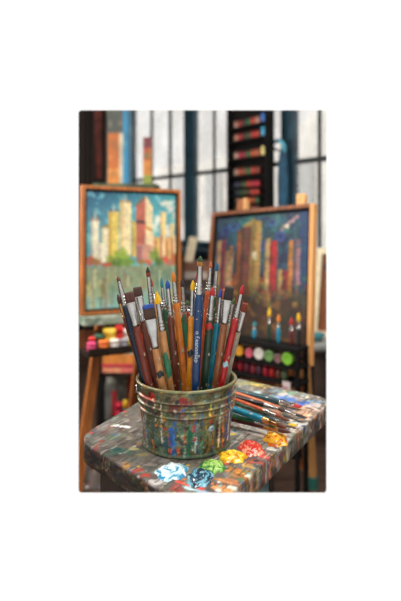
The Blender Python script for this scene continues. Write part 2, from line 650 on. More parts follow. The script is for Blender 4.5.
# smears in front of the wet paint, dragged towards the edge
drag = Vector((cf - ca)).normalized()
edge_n = Vector((gd.y, -gd.x, 0))
for px, py, L, wd, c in [
        (228, 470, .055, .010, (206, 128, 40)), (236, 476, .05, .008, (150, 92, 40)), (222, 480, .055, .009, (190, 116, 62)), (214, 487, .05, .008, (226, 140, 70)),
        (246, 466, .05, .008, (214, 150, 60)), (252, 461, .05, .008, (170, 64, 44)), (262, 456, .05, .009, (190, 60, 44)), (258, 468, .04, .007, (120, 140, 130)),
        (270, 449, .045, .008, (206, 200, 190)), (278, 446, .04, .007, (150, 146, 130)), (284, 441, .04, .008, (216, 208, 190)), (292, 436, .04, .008, (120, 110, 100)),
        (300, 432, .035, .006, (206, 120, 70)), (306, 427, .035, .006, (60, 70, 110)), (242, 483, .04, .006, (90, 110, 130)), (231, 487, .04, .006, (212, 204, 190)),
        (200, 492, .04, .009, (60, 90, 120)), (186, 487, .05, .006, (160, 186, 200)), (178, 482, .04, .005, (216, 60, 40)), (272, 457, .04, .006, (90, 84, 80)),
        (249, 476, .04, .006, (224, 214, 196)), (287, 449, .03, .005, (180, 80, 60)), (268, 462, .03, .004, (230, 224, 214))]:
    x, y = tl(px, py)
    tp.line((x, y), (x + edge_n.x * L, y + edge_n.y * L), wd, c, .85, wob=1.3)
    tp.line((x - .004, y), (x - .002 + edge_n.x * L * .8, y + edge_n.y * L * .8), wd * .3, tuple(min(255, v + 45) for v in c), .6, wob=1.2)
PAL = [(226, 222, 212), (226, 222, 212), (200, 60, 44), (214, 180, 60), (60, 110, 150), (70, 120, 80), (214, 120, 60), (40, 44, 56), (120, 170, 170)]
tp.paintify(.003, .07, 91)
for _ in range(1300):
    x, y = r7b.uniform(-.24, .3), r7b.uniform(.68, 1.38)
    L = r7b.uniform(.004, .03)
    tp.line((x, y), (x + gd.x * L, y + gd.y * L), r7b.uniform(.0008, .0019), r7b.choice([(56, 50, 46), (170, 166, 158), (84, 80, 76), (196, 192, 184), (44, 41, 40)]), .65, wob=.8)
tp.specks(900, PAL, .0009, .0045, seed=5)
tp.specks(500, PAL, .0009, .006, box=(0.0, .3, .66, 1.2), seed=6)
tp.specks(300, GREY, .001, .012, seed=8, al=.5)

NB, NR = 720, 130
bd2 = resample(fillet([ca, cc, cr_, cf], 0.045), NB)
cen = np.array([0.03, 1.02])
THK = 0.034
rings = [(r, 0.0) for r in np.linspace(0.0, 1, NR)[1:] * 0.992] + [(0.997, -0.0016), (1.0, -0.005)] + [(1.0, -z) for z in np.linspace(.008, THK - .004, 9)] + [(.996, -THK), (.5, -THK)]
vs, uvs = [], []
edgecol = []
for ri, (r, dz) in enumerate(rings):
    q = cen + (bd2 - cen) * r
    for k in range(NB):
        vs.append((q[k, 0], q[k, 1], TZ + dz))
vs = np.array(vs)
cols = tp.sample(vs[:, 0], vs[:, 1])
# pigment of the edge: unrolled band of drips
EU = .0023
ep = Paint(0, NB, 0, THK / EU, 1440, 60, (60, 52, 47), seed=44)
for c, a, cell, thr in [((84, 74, 66), .8, 14, .5), ((40, 35, 32), .8, 8, .55), ((120, 110, 98), .5, 6, .65)]:
    ep.mottle(c, a, cell, thr)
# right-hand edge (front corner .. right corner) is thick with drips
seg = np.hypot(*(bd2 - np.array([cr_.x, cr_.y])).T).argmin(), np.hypot(*(bd2 - np.array([cf.x, cf.y])).T).argmin()
k0, k1 = sorted(seg)
r5 = random.Random(9)
DR = [(206, 200, 190), (40, 44, 56), (200, 120, 60), (60, 70, 120), (190, 60, 44), (214, 180, 90), (150, 146, 138), (90, 120, 130), (228, 222, 212), (70, 62, 58), (120, 60, 50), (96, 110, 96)]
for _ in range(150):
    k = r5.uniform(k0 - 15, k1)
    ep.line((k, -.002), (k + r5.uniform(-1.5, 1.5), r5.uniform(.3, 1.1) * THK / EU), r5.uniform(.6, 2.4), r5.choice(DR), .9, wob=.5)
for _ in range(26):
    k = r5.uniform(k1, k1 + 150) % NB
    ep.line((k, -.002), (k, r5.uniform(.1, .8) * THK / EU), r5.uniform(.3, .8), r5.choice([(150, 110, 60), (170, 60, 44), (160, 150, 130), (120, 110, 98), (190, 140, 80)]), .75, wob=.4)
start = (NR - 1 + 1) * NB
kk = np.tile(np.arange(NB), len(rings))
hh = TZ - vs[:, 2]
ep.paintify(.01, .2, 27)
ec = ep.sample(kk, hh / EU)
side = hh > 0.003
# on the worked edge the smears of the top run on over the side
out = vs[:, :2] - cen
out = out / (np.linalg.norm(out, axis=1)[:, None] + 1e-9)
ov = tp.sample(vs[:, 0] + edge_n.x * hh * .8, vs[:, 1] + edge_n.y * hh * .8)
wk = ((kk > k0) & (kk < k1))[:, None] * .55
ec = ec * (1 - wk) + ov * wk
cols[side] = ec[side]
verts = [tuple(v) for v in vs] + [(cen[0], cen[1], TZ)]
cols = np.vstack([cols, tp.sample([cen[0]], [cen[1]])])
faces = []
nr = len(rings)
for i in range(nr - 1):
    for k in range(NB):
        k2 = (k + 1) % NB
        faces.append((i * NB + k, i * NB + k2, (i + 1) * NB + k2, (i + 1) * NB + k))
for k in range(NB):
    faces.append((len(verts) - 1, (k + 1) % NB, k))
faces.append(tuple((nr - 1) * NB + k for k in range(NB)))
table = thing('work_table', 'small paint-spattered worktable with rounded corners carrying the brush pail', 'table', (cen[0], cen[1], 0))
mb = MB()
mb.add(verts, faces, smooth=False)
M_table = attr_mat('painted_table_top', 0.55, bump=0.55, scale=160, dist=0.0015)
mb.build('table_top', M_table, table, colors=cols)
M_tleg = mat('table_leg_paint', rgb(120, 150, 150), 0.6, var=0.5, scale=24, col2=rgb(70, 92, 96))
M_tlegd = mat('table_leg_dark', rgb(60, 46, 38), 0.6, var=0.5, scale=24)
legs = [(-.145, .955, M_tlegd), (.088, .925, M_tleg), (-.045, 1.2, M_tlegd), (.13, 1.17, M_tlegd)]
for x, y, m in legs:
    mb = MB()
    mb.bar((x, y, 0), (x, y, TZ - THK), .045, .045)
    mb.build('leg', m, table, bevel=.004)
for (i, j, m) in ((0, 1, M_tlegd), (1, 3, M_tlegd), (3, 2, M_tlegd), (2, 0, M_tlegd)):
    a, b2 = Vector((*legs[i][:2], TZ - THK - .03)), Vector((*legs[j][:2], TZ - THK - .03))
    d = (b2 - a).normalized()
    mb = MB()
    mb.bar(a + d * .02, b2 - d * .02, .06, .02, Vector((0, 0, 1)))
    mb.build('apron', m, table)

# ================================================================== PAIL
BX, BY = (186.5 - CX) / FP * .933, .933
BH, RT, RB = .108, .0812, .0712
pail = thing('paint_pail', 'round metal pail crusted with paint, holding the upright brushes', 'pail', (BX, BY, TZ))
RU_ = .078
bp_ = Paint(-PI, PI, 0, BH / RU_, 1100, 240, (106, 100, 66), seed=70)     # angle from the camera side, height from the rim down
for c, a, cell, thr in [((84, 84, 54), .8, 40, .45), ((130, 122, 84), .7, 26, .55), ((70, 92, 74), .8, 34, .52), ((60, 56, 44), .7, 18, .6),
                        ((150, 142, 110), .5, 10, .66), ((96, 124, 108), .6, 22, .64)]:
    bp_.mottle(c, a, cell, thr)


def bang(px):
    return math.asin(max(-1, min(1, (px - 186.5) / 46.0)))


def bh(py, px):
    # height below the rim for a pixel on the near side
    f = 1 - abs((px - 186.5) / 49.0) ** 2
    top, bot = 373 + 17.5 * math.sqrt(max(0, f)), 440 + 17.5 * math.sqrt(max(0, f))
    return (py - top) / (bot - top) * BH / RU_


def bsp(px, py, wpx, hpx, c, al=.9, wob=1.0, soft=.3):
    a = bang(px)
    bp_.ell(a, bh(py, px), wpx / 46 / max(.35, math.cos(a)), hpx / 66 * BH / RU_, c, al, wob=wob, soft=soft)


for px, py, w, h, c in [
        (140, 400, 5, 30, (72, 50, 40)), (146, 425, 6, 30, (58, 64, 58)), (150, 398, 6, 5, (160, 36, 34)), (155, 397, 5, 7, (188, 34, 34)), (160, 410, 6, 5, (120, 40, 38)),
        (147, 410, 4, 4, (126, 40, 36)), (180, 412, 8, 7, (128, 32, 30)), (186, 402, 6, 6, (140, 30, 30)), (183, 418, 9, 4, (110, 40, 34)), (176, 408, 5, 9, (90, 34, 30)),
        (158, 432, 9, 14, (84, 112, 98)), (170, 425, 8, 12, (104, 112, 76)), (166, 444, 10, 8, (66, 106, 96)), (196, 430, 9, 16, (92, 146, 130)), (192, 440, 6, 10, (60, 104, 70)),
        (205, 420, 10, 12, (126, 122, 74)), (188, 428, 4, 14, (44, 96, 72)), (199, 425, 3, 5, (170, 190, 170)), (209, 440, 8, 8, (110, 104, 72)),
        (150, 440, 6, 12, (92, 100, 96)), (221, 412, 4, 14, (150, 150, 130)), (226, 400, 4, 12, (60, 90, 150)), (228, 420, 3, 16, (70, 84, 140)), (224, 436, 4, 12, (48, 50, 66)),
        (217, 440, 3, 9, (30, 34, 50)), (231, 392, 3, 8, (180, 176, 160)), (216, 398, 6, 6, (140, 134, 90)), (200, 402, 6, 5, (150, 140, 88))]:
    bsp(px, py, w, h, c)
# drips
DRIPS = [(173, 428, 455, 1.9, (44, 96, 178)), (176, 434, 452, 1.3, (70, 130, 196)), (169, 436, 450, 1.2, (40, 80, 116)), (171, 448, 456, 2, (216, 120, 60)), (179, 448, 453, 2.2, (196, 70, 50)),
                         (190, 425, 452, 1.6, (36, 100, 70)), (196, 436, 450, 1.4, (206, 214, 204)), (164, 403, 442, .8, (214, 210, 196)), (158, 398, 420, .7, (222, 214, 196)),
                         (219, 405, 445, 1.2, (214, 208, 190)), (223, 398, 430, 1.0, (206, 120, 60)), (229, 396, 440, .9, (226, 222, 210)), (232, 395, 420, .8, (196, 130, 60)),
                         (226, 410, 445, 1.0, (46, 70, 160)), (144, 395, 440, .8, (170, 80, 50)), (147, 400, 447, .7, (150, 146, 130)), (141, 390, 430, .8, (190, 170, 90)), (202, 440, 454, 1.2, (90, 160, 150)),
                         (209, 402, 412, .9, (232, 196, 70)), (186, 440, 455, 1.2, (170, 196, 180)), (154, 440, 455, .9, (200, 120, 70)), (213, 445, 455, 1.2, (30, 50, 80))]
PB = [(226, 222, 210), (196, 50, 40), (214, 180, 70), (50, 100, 180), (60, 120, 80), (30, 34, 40), (120, 170, 170), (220, 130, 60)]
for _ in range(260):
    a, v = r5.uniform(-1.45, 1.45), r5.uniform(.3, 1.3)
    c = r5.choice([(60, 90, 70), (130, 130, 92), (84, 110, 96), (52, 62, 50), (150, 150, 118), (96, 90, 56), (110, 140, 124), (70, 60, 44), (44, 80, 90)])
    bp_.ell(a, v, r5.uniform(.02, .07), r5.uniform(.03, .16), c, r5.uniform(.3, .75), ang=r5.uniform(-.4, .4), wob=1.2, soft=.3)
for px, y0, y1, w, c in DRIPS:
    a = bang(px)
    bp_.line((a, bh(y0, px)), (a, bh(y1, px)), w / 46 / max(.4, math.cos(a)), c, .95, wob=1.0)
for _ in range(46):
    a, v = r5.uniform(-1.4, 1.4), r5.uniform(.35, 1.1)
    c = r5.choice([(224, 218, 200), (30, 36, 40), (196, 170, 70), (44, 96, 170), (190, 60, 44), (40, 100, 74), (210, 120, 60), (150, 190, 190)])
    bp_.line((a, v), (a + r5.uniform(-.02, .02), v + r5.uniform(.05, .4)), r5.uniform(.008, .022), c, .85, wob=1.0)
for _ in range(60):
    a, v = r5.uniform(-1.5, 1.5), r5.uniform(.0, 1.3)
    bp_.ell(a, v, r5.uniform(.02, .06), r5.uniform(.02, .09), r5.choice([(44, 40, 30), (36, 50, 44), (60, 36, 30), (176, 168, 130), (120, 124, 70)]), .7, wob=1.3, soft=.3)
bp_.paintify(.008, .12, 17)
for hz in (.088, .0765, .065):  # ridge shading put into the colour: pale crest, dark line on either side
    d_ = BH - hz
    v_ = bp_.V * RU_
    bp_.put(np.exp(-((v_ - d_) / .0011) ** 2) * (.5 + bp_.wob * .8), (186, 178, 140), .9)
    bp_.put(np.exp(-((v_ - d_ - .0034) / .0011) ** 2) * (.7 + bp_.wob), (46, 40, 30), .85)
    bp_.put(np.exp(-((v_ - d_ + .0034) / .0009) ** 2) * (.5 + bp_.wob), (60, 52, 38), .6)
bsp(211, 427, 3.2, 3.6, (150, 190, 206), .95, wob=.3)
bsp(210.5, 426, 1.4, 1.6, (216, 232, 236), .95, wob=.2)
bsp(209, 413, 1.5, 2, (236, 206, 80), .95)
bsp(190, 405, 1.4, 1.4, (60, 110, 180), .95)
bp_.specks(420, PB, .008, .04, seed=12, al=.9)
for _ in range(70):
    a = r5.uniform(-PI, PI)
    if abs(a) < 1.1:
        continue
    bp_.line((a, r5.uniform(0, .6)), (a, r5.uniform(.6, 1.38)), r5.uniform(.01, .05), r5.choice(PB), .8, wob=.8)
bp_.put(np.clip((bp_.V * RU_ - .101) / .003, 0, 1), (70, 96, 76), .6)
bp_.put(np.clip((.004 - bp_.V * RU_) / .002, 0, 1), (150, 140, 96), .6)

NS = 240


def rad(h):                                # radius of the wall at height h above the base
    r = RB + (RT - RB) * h / BH
    for c, a in ((.088, .0036), (.0765, .0036), (.065, .003)):
        r += a * math.exp(-((h - c) / .0019) ** 2)
    return r


prof = [(RB * .6, .0008), (RB + .0005, .0), (RB + .0022, .0012), (RB + .0026, .003), (RB + .0016, .005)]
prof += [(rad(h), h) for h in np.linspace(.007, BH - .006, 90)]
for k in range(9):                         # rolled rim
    a = -PI * .35 + PI * 1.45 * k / 8
    prof.append((RT + .0002 + .0028 * math.cos(a), BH - .0022 + .0028 * math.sin(a)))
prof += [(RT - .0030, BH - .006), (RB - .0015, .004), (0.004, .003)]
vs, cu, cv = [], [], []
for r, h in prof:
    for k in range(NS):
        a = 2 * PI * k / NS
        vs.append((BX + r * math.sin(a), BY - r * math.cos(a), TZ + h))
        cu.append(((a + PI) % (2 * PI)) - PI)
        cv.append((BH - h) / RU_)
fs = [(i * NS + k, i * NS + (k + 1) % NS, (i + 1) * NS + (k + 1) % NS, (i + 1) * NS + k) for i in range(len(prof) - 1) for k in range(NS)]
fs.append(tuple((len(prof) - 1) * NS + k for k in range(NS)))
fs.append(tuple(range(NS)))
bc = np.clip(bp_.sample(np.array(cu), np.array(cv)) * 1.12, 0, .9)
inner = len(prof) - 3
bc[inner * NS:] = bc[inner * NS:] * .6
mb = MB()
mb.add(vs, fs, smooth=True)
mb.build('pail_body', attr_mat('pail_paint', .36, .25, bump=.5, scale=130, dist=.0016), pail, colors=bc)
# ear of the carrying handle on the left
mb = MB()
ang = math.radians(-80)
e0 = Vector((BX + (RT + .002) * math.sin(ang), BY - (RT + .002) * math.cos(ang), TZ + BH - .016))
mb.loft([(0, .007, .007), (.0025, .007, .007), (.004, .004, .004)], 12, axes((0, 0, 1), (math.sin(ang), -math.cos(ang), 0), e0 - Vector((math.sin(ang), -math.cos(ang), 0)) * .002))
mb.build('handle_ear', M_steel, pail)

# ================================================================== BRUSHES
HC = {}


def hmat(name, c, rough=.3):
    m = gloss('handle_' + name, c, rough)
    nt = m.node_tree
    b_ = nt.nodes['Principled BSDF']
    src = b_.inputs['Base Color'].links[0].from_socket
    tc = nt.nodes.new('ShaderNodeTexCoord')
    nz = nt.nodes.new('ShaderNodeTexNoise')
    nz.inputs['Scale'].default_value = 170
    nz.inputs['Detail'].default_value = 1
    nt.links.new(tc.outputs['Object'], nz.inputs['Vector'])
    rp = nt.nodes.new('ShaderNodeValToRGB')
    rp.color_ramp.elements[0].position = .69
    rp.color_ramp.elements[1].position = .72
    nt.links.new(nz.outputs['Fac'], rp.inputs['Fac'])
    mx = nt.nodes.new('ShaderNodeMix')
    mx.data_type = 'RGBA'
    mx.inputs[7].default_value = (*rgb(190, 180, 160), 1)
    nt.links.new(rp.outputs['Color'], mx.inputs[0])
    nt.links.new(src, mx.inputs[6])
    nt.links.new(mx.outputs[2], b_.inputs['Base Color'])
    return m


def wrap_text(txt, size, r, z0, M, mt, parent, up=True):
    """lettering printed along a round handle, bent around its surface (the side facing local -Y)"""
    cu_ = bpy.data.curves.new('lettering', 'FONT')
    cu_.body = txt
    cu_.size = size
    cu_.resolution_u = 2
    ob = bpy.data.objects.new('lettering_tmp', cu_)
    COL.objects.link(ob)
    dg = bpy.context.evaluated_depsgraph_get()
    me = bpy.data.meshes.new_from_object(ob.evaluated_get(dg))
    bpy.data.objects.remove(ob)
    mbt = MB()
    vs_ = []
    for v in me.vertices:
        along, across = v.co.x, v.co.y - size * .33
        a = across / r
        zz = z0 - along if up else z0 + along
        s = 1 if up else -1
        vs_.append(Vector((s * r * math.sin(a), -r * math.cos(a), zz)))
    mbt.add(vs_, [tuple(p.vertices) for p in me.polygons])
    bpy.data.meshes.remove(me)
    return mbt.build('lettering', mt, parent, local=True)


def make_brush(label, bottom, tip, kind, wb, lb, lf, wh, cb, ch, group, facing=None, ctip=None, cband=None, ferr=None, text=None, name='paintbrush', endr=.35):
    """wb bristle width, lb bristle length, lf ferrule length, wh handle width (metres)"""
    bottom, tip = Vector(bottom), Vector(tip)
    d = tip - bottom
    L = d.length
    d.normalize()
    view = (Vector((0, 0, CZ)) - (bottom + tip) / 2) if facing is None else facing
    y = -(view - d * view.dot(d)).normalized()       # local -Y looks at the viewer's side
    x = y.cross(d)
    M = Matrix((x, y, d)).transposed().to_4x4()
    M.translation = bottom
    t = thing(name, label, 'paintbrush', M=M, group=group)
    zf0 = L - lb - lf
    zb0 = L - lb
    hw = wh / 2
    sec = [(0, hw * endr * .7, hw * endr * .7), (.003, hw * endr, hw * endr)]
    for k in range(1, 9):
        s = k / 8
        w = endr + (1 - endr) * (math.sin(min(1, s * 1.05) * PI / 2) ** .8)
        sec.append((.003 + (zf0 - .018) * s, hw * w, hw * w))
    fw = (wb / 2 if kind == 'flat' else hw * .86)
    sec += [(zf0 - .007, hw * .97, hw * .97), (zf0 + .004, hw * .8, hw * .8)]
    hb = MB().loft(sec, 14).build('handle', ch, t, local=True)
    if cband:
        bm_, s0, s1 = cband
        z0, z1 = s0 * zf0, s1 * zf0
        rr = lambda z: np.interp(z, [q[0] for q in sec], [q[1] for q in sec]) + .00025
        # a thin patch of dried paint with a ragged outline wrapped part-way round the handle
        sm, na, nz_ = MB(), 14, 12
        rs = random.Random(int(L * 1e6))
        vs_ = []
        for j in range(nz_ + 1):
            f = j / nz_
            hw_ = (.5 + .75 * math.sin(PI * f) ** .6) * (.75 + .4 * rs.random())
            off = .35 * math.sin(f * 5 + rs.random())
            for i in range(na + 1):
                an = off + hw_ * (2 * i / na - 1)
                z = z0 + (z1 - z0) * f + .002 * math.sin(an * 3 + f)
                vs_.append((rr(z) * math.sin(an), -rr(z) * math.cos(an), z))
        sm.add(vs_, [(j * (na + 1) + i, j * (na + 1) + i + 1, (j + 1) * (na + 1) + i + 1, (j + 1) * (na + 1) + i) for j in range(nz_) for i in range(na)], smooth=True)
        sm.build('paint_stain', bm_, hb, local=True)
    if text:
        tx, z_top, sz, tm = text
        wrap_text(tx, sz, hw * 1.02, z_top, M, tm, hb)
    # ferrule with crimps
    fm = ferr or M_steel
    if kind == 'flat':
        th0 = hw * .85
        fs_ = [(zf0, hw * .95, hw * .95), (zf0 + lf * .12, hw * 1.05, hw * 1.02), (zf0 + lf * .18, hw * .98, hw * .96), (zf0 + lf * .26, hw * 1.06, hw * 1.0),
               (zf0 + lf * .34, hw * 1.0, hw * .95), (zf0 + lf * .62, fw * .9, th0 * .62), (zf0 + lf * .97, fw, th0 * .5), (zb0 + .0005, fw, th0 * .5)]
        MB().loft(fs_, 18, power=2.6).build('ferrule', fm, t, local=True)
        bs = [(zb0 - .001, fw * .96, th0 * .46), (zb0 + lb * .3, fw * 1.03, th0 * .5), (zb0 + lb * .8, fw * .99, th0 * .36), (L, fw * .93, th0 * .18)]
        br = MB().loft(bs, 18, power=3.2).build('bristles', cb, t, local=True)
        if ctip:
            MB().loft([(zb0 + lb * .76, fw * 1.02, th0 * .42), (zb0 + lb * .85, fw * 1.02, th0 * .38), (L + .0008, fw * .97, th0 * .22)], 18, power=3.2).build('wet_paint', ctip, br, local=True)
    else:
        f1 = wb / 2 * .86
        fs_ = []
        for k in range(46):
            s = k / 45
            w = hw * .92 + (f1 - hw * .92) * s ** .9
            for c in (.08, .20, .32):
                w += .00062 * math.exp(-((s - c) / .032) ** 2)
            w -= .0004 * (math.exp(-((s - .14) / .03) ** 2) + math.exp(-((s - .26) / .03) ** 2) + math.exp(-((s - .40) / .03) ** 2))
            fs_.append((zf0 + (lf + .0005) * s, w, w))
        MB().loft(fs_, 14).build('ferrule', fm, t, local=True)
        bs = []
        for s, w in ((-.03, .84), (.15, .98), (.35, 1.0), (.55, .88), (.75, .6), (.9, .32), (1.0, .06)):
            bs.append((zb0 + lb * s, wb / 2 * w, wb / 2 * w))
        br = MB().loft(bs, 14).build('bristles', cb, t, local=True)
        if ctip:
            MB().loft([(zb0 + lb * s, wb / 2 * w + .0003, wb / 2 * w + .0003) for s, w in ((.45, .93), (.55, .89), (.75, .61), (.9, .33), (1.02, .06))], 14).build('wet_paint', ctip, br, local=True)
    return t


BRC = {k: mat('bristle_' + k, rgb(*c), .65, var=.35, scale=400, bump=.3, stretch=(1, 1, .1)) for k, c in {
    'brown': (110, 58, 34), 'maroon': (84, 44, 38), 'darkbrown': (74, 48, 38), 'black': (40, 34, 34), 'orange': (214, 124, 34), 'yellow': (232, 180, 26),
    'red': (176, 28, 32), 'blue': (34, 76, 160), 'teal': (40, 130, 140), 'green': (60, 110, 44), 'darkgreen': (40, 74, 44), 'salmon': (206, 104, 62), 'ochre': (168, 110, 40), 'tealblue': (24, 100, 140),
    'redbrown': (140, 56, 36), 'vermilion': (206, 66, 34)}.items()}
HN = {k: hmat(k, rgb(*c)) for k, c in {
    'navy': (15, 34, 54), 'blue': (18, 58, 104), 'turq': (20, 130, 160), 'orange': (206, 118, 36), 'yellow': (222, 140, 30), 'redbrown': (122, 50, 36), 'mahog': (104, 52, 38), 'tan': (190, 132, 80),
    'brown': (150, 92, 56), 'green': (30, 84, 56), 'dgreen': (28, 60, 44), 'red': (176, 26, 30), 'vermil': (196, 84, 40), 'pink': (150, 92, 72), 'speck': (170, 160, 140), 'black': (34, 32, 36), 'maroon': (92, 36, 34), 'dteal': (30, 72, 80),
    'lightwood': (206, 160, 106), 'salmon': (212, 122, 84)}.items()}
M_green = gloss('green_stain', rgb(46, 120, 86))
M_dkst = gloss('dark_stain', rgb(30, 44, 54))
M_redst = gloss('red_stain', rgb(180, 44, 36))
M_ltst = gloss('pale_stain', rgb(150, 196, 206))
M_text = mat('white_lettering', rgb(205, 214, 222), .5, var=0, bump=0)
M_texd = mat('dark_lettering', rgb(70, 44, 26), .5, var=0, bump=0)
M_textg = mat('gold_lettering', rgb(214, 190, 130), .5, var=0, bump=0)

# tip x,y | point x,y where the shaft leaves the rim | kind | bristle width, bristle end y, ferrule end y, handle width (px) | depth rank (-1 near .. 1 far)
BR = [
    ('round brush with a small brown tip and navy handle, leaning out furthest left', (117.6, 276), (145, 382), 'round', 4.2, 282, 307, 7.2, 'brown', 'navy', dict(), -.35),
    ('small brush with maroon tip and copper ferrule half hidden behind the leftmost navy brush', (117.5, 294), (146, 384), 'round', 5, 304, 318, 5.5, 'maroon', 'redbrown', dict(ferr=M_brass), .05),
    ('flat brush with maroon bristles and a wide flared silver ferrule, left in the pail', (128.5, 292), (149.5, 386), 'flat', 9.5, 303, 327, 7.2, 'maroon', 'redbrown', dict(), -.15),
    ('flat brush with square dark brown bristles and red-brown handle, behind the blue-tipped flat brush', (137, 287), (156, 388), 'flat', 9.0, 297, 323, 7.5, 'darkbrown', 'mahog', dict(), .12),
    ('wide flat brush with brown bristles edged blue and a worn tan handle', (148, 305), (163, 390), 'flat', 11, 319, 347, 7, 'darkbrown', 'tan', dict(ctip=BRC['blue'], cband=(M_dkst, .72, .78)), -.75),
    ('tall round brush with dark brown tip and silver ferrule above the wide flat brush', (147.5, 267), (160, 385), 'round', 4.6, 277, 304, 5.5, 'redbrown', 'dgreen', dict(ctip=BRC['black']), .45),
    ('thin brush with a pointed red tip behind the yellow flat tip', (151, 278), (166, 384), 'round', 2.6, 287, 300, 4.5, 'red', 'lightwood', dict(), .78),
    ('brush with a blunt yellow tip and tan handle with a green stain', (156.5, 291), (171, 390), 'round', 5.4, 303, 329, 6.5, 'yellow', 'tan', dict(cband=(M_green, .6, .82)), -.7),
    ('slender brush with a pointed teal tip and green handle, left of the blue round tip', (161.2, 277), (172, 385), 'round', 3.4, 288, 308, 5, 'teal', 'green', dict(), .6),
    ('brush with a rounded blue tip and dark red handle, middle left of the pail', (167.3, 280), (177, 391), 'round', 5, 288, 314, 6.5, 'blue', 'mahog', dict(text=('PEERLAC', .085, .0042, 'M_textg')), -.3),
    ('round brush with a pointed amber tip and amber handle, left of the black-tipped brush', (173, 271), (185, 391), 'round', 4.4, 282, 303, 6.5, 'orange', 'orange', dict(), -.55),
    ('round brush with a black tip and pinkish handle smeared green', (182, 279), (189, 386), 'round', 4.6, 287, 312, 6, 'black', 'pink', dict(cband=(M_green, .7, .98)), .25),
    ('brush with a blunt yellow tip and yellow handle, left of the lettered blue brush', (193, 280), (189.5, 391), 'round', 4.6, 290, 315, 6.5, 'yellow', 'yellow', dict(cband=(M_dkst, .69, .74), text=('COLMA 8', .075, .0042, 'M_texd')), -.85),
    ('tallest brush, with a green and ochre tip and a thick lettered blue handle', (200.3, 256), (195.5, 391), 'round', 5.8, 266, 294, 8, 'ochre', 'blue', dict(ctip=BRC['darkgreen'], text=('o fleanonsap', .190, .0098, 'M_text')), -.5),
    ('slim brush with a small salmon tip and orange handle, right of the tallest brush', (211, 261), (200, 389), 'round', 3.2, 268, 291, 6, 'salmon', 'vermil', dict(), .2),
    ('tall brush with a teal-blue tip and green handle, behind the square red tip', (217.3, 262), (206, 386), 'round', 4.2, 271, 296, 5.5, 'tealblue', 'green', dict(), .5),
    ('brush with a square red tip and dark green handle with a red stain', (212.7, 287), (203.5, 391), 'round', 5.2, 295, 319, 7.5, 'red', 'dgreen', dict(cband=(M_redst, .93, .98), text=('ARTE', .06, .004, 'M_textg')), -.6),
    ('brush with a square blue tip and turquoise handle, right of the red-tipped one', (221, 289), (210, 390), 'round', 4, 297, 322, 6, 'blue', 'turq', dict(), -.75),
    ('flat brush with black bristles and a brown wooden handle, right side of the pail', (229.5, 287), (215, 388), 'flat', 8.5, 300, 323, 7, 'black', 'brown', dict(), -.25),
    ('small brush with a green tip, right of the black flat bristles', (234.5, 298), (214, 383), 'round', 3.2, 304, 322, 4.6, 'green', 'speck', dict(), .35),
    ('brush with a rounded dark red tip and glossy red handle, leaning right', (243, 285), (221, 386), 'round', 4.6, 294, 317, 6, 'red', 'red', dict(cband=(M_ltst, .62, .66)), -.45),
    ('short brush with a rust tip and paint-speckled handle, leaning furthest right', (245.5, 303), (226, 380), 'flat', 5.8, 312, 331, 5.6, 'redbrown', 'speck', dict(), .05),
    ('thin brush with a green tip between the black and the yellow tips', (187.3, 300), (187, 384), 'round', 3.2, 305, 312, 5, 'green', 'red', dict(ferr=None), .7),
    ('brush with an orange-brown flat tip half hidden left of the black flat brush', (224.8, 289), (212, 384), 'flat', 4.8, 300, 318, 5, 'salmon', 'mahog', dict(), .7),
    ('brush with a thin red tip peeking from behind the tallest brush', (196.5, 274), (193, 383), 'round', 2.8, 284, 298, 4.5, 'red', 'maroon', dict(), .9),
]
ZR = .933


def brush_axis(tip, rim, zt, zb):
    """bottom and tip points of a shaft seen through two pixels at the given depths"""
    pb = HY + (CZ - TZ - .006) * FP / zb
    xb = tip[0] + (rim[0] - tip[0]) * (pb - tip[1]) / (rim[1] - tip[1])
    return P(xb, pb, zb), P(tip[0], tip[1], zt)


TXT = {'M_text': M_text, 'M_texd': M_texd, 'M_textg': M_textg}
DEPTHS = [(0.9521, 0.9006), (0.9545, 0.927), (0.9139, 0.8902), (0.9481, 0.9169), (0.8654, 0.8923), (0.9548, 0.9434), (0.998, 0.9632), (0.8656, 0.9063), (0.9733, 0.9512), (0.8958, 0.931), (0.9277, 0.9194), (0.9723, 0.9734), (0.8871, 0.9064), (0.8758, 0.8836), (0.9415, 0.9341), (0.9593, 0.9536), (0.8868, 0.9118), (0.9009, 0.9311), (0.8938, 0.9143), (0.9669, 0.974), (0.8881, 0.9007), (0.9193, 0.9505), (0.9938, 0.9899), (0.9528, 0.9601), (0.9812, 0.9586)]      # depth of each tip and of each foot in the pail
for i, (lab, tip, rim, kind, wb, yb, yf, wh, cb, ch, kw, rank) in enumerate(BR):
    a, t = brush_axis(tip, rim, *DEPTHS[i])
    L = (t - a).length
    pxm = L / math.hypot(*(np.array(tip) - np.array([CX + a.x / a.y * FP, HY + (CZ - a.z) / a.y * FP])))
    k = dict(kw)
    if 'text' in k:
        tx, z0, sz, tm = k['text']
        k['text'] = (tx, z0, sz, TXT[tm])
    s = 1 / math.cos(math.atan2(rim[0] - tip[0], rim[1] - tip[1]))
    zz = ZR / FP
    make_brush(lab, a, t, kind, wb * zz, (yb - tip[1]) * s * pxm, (yf - yb) * s * pxm, wh * zz, BRC[cb], HN[ch], 'brushes standing in the pail', endr=.8, **k)

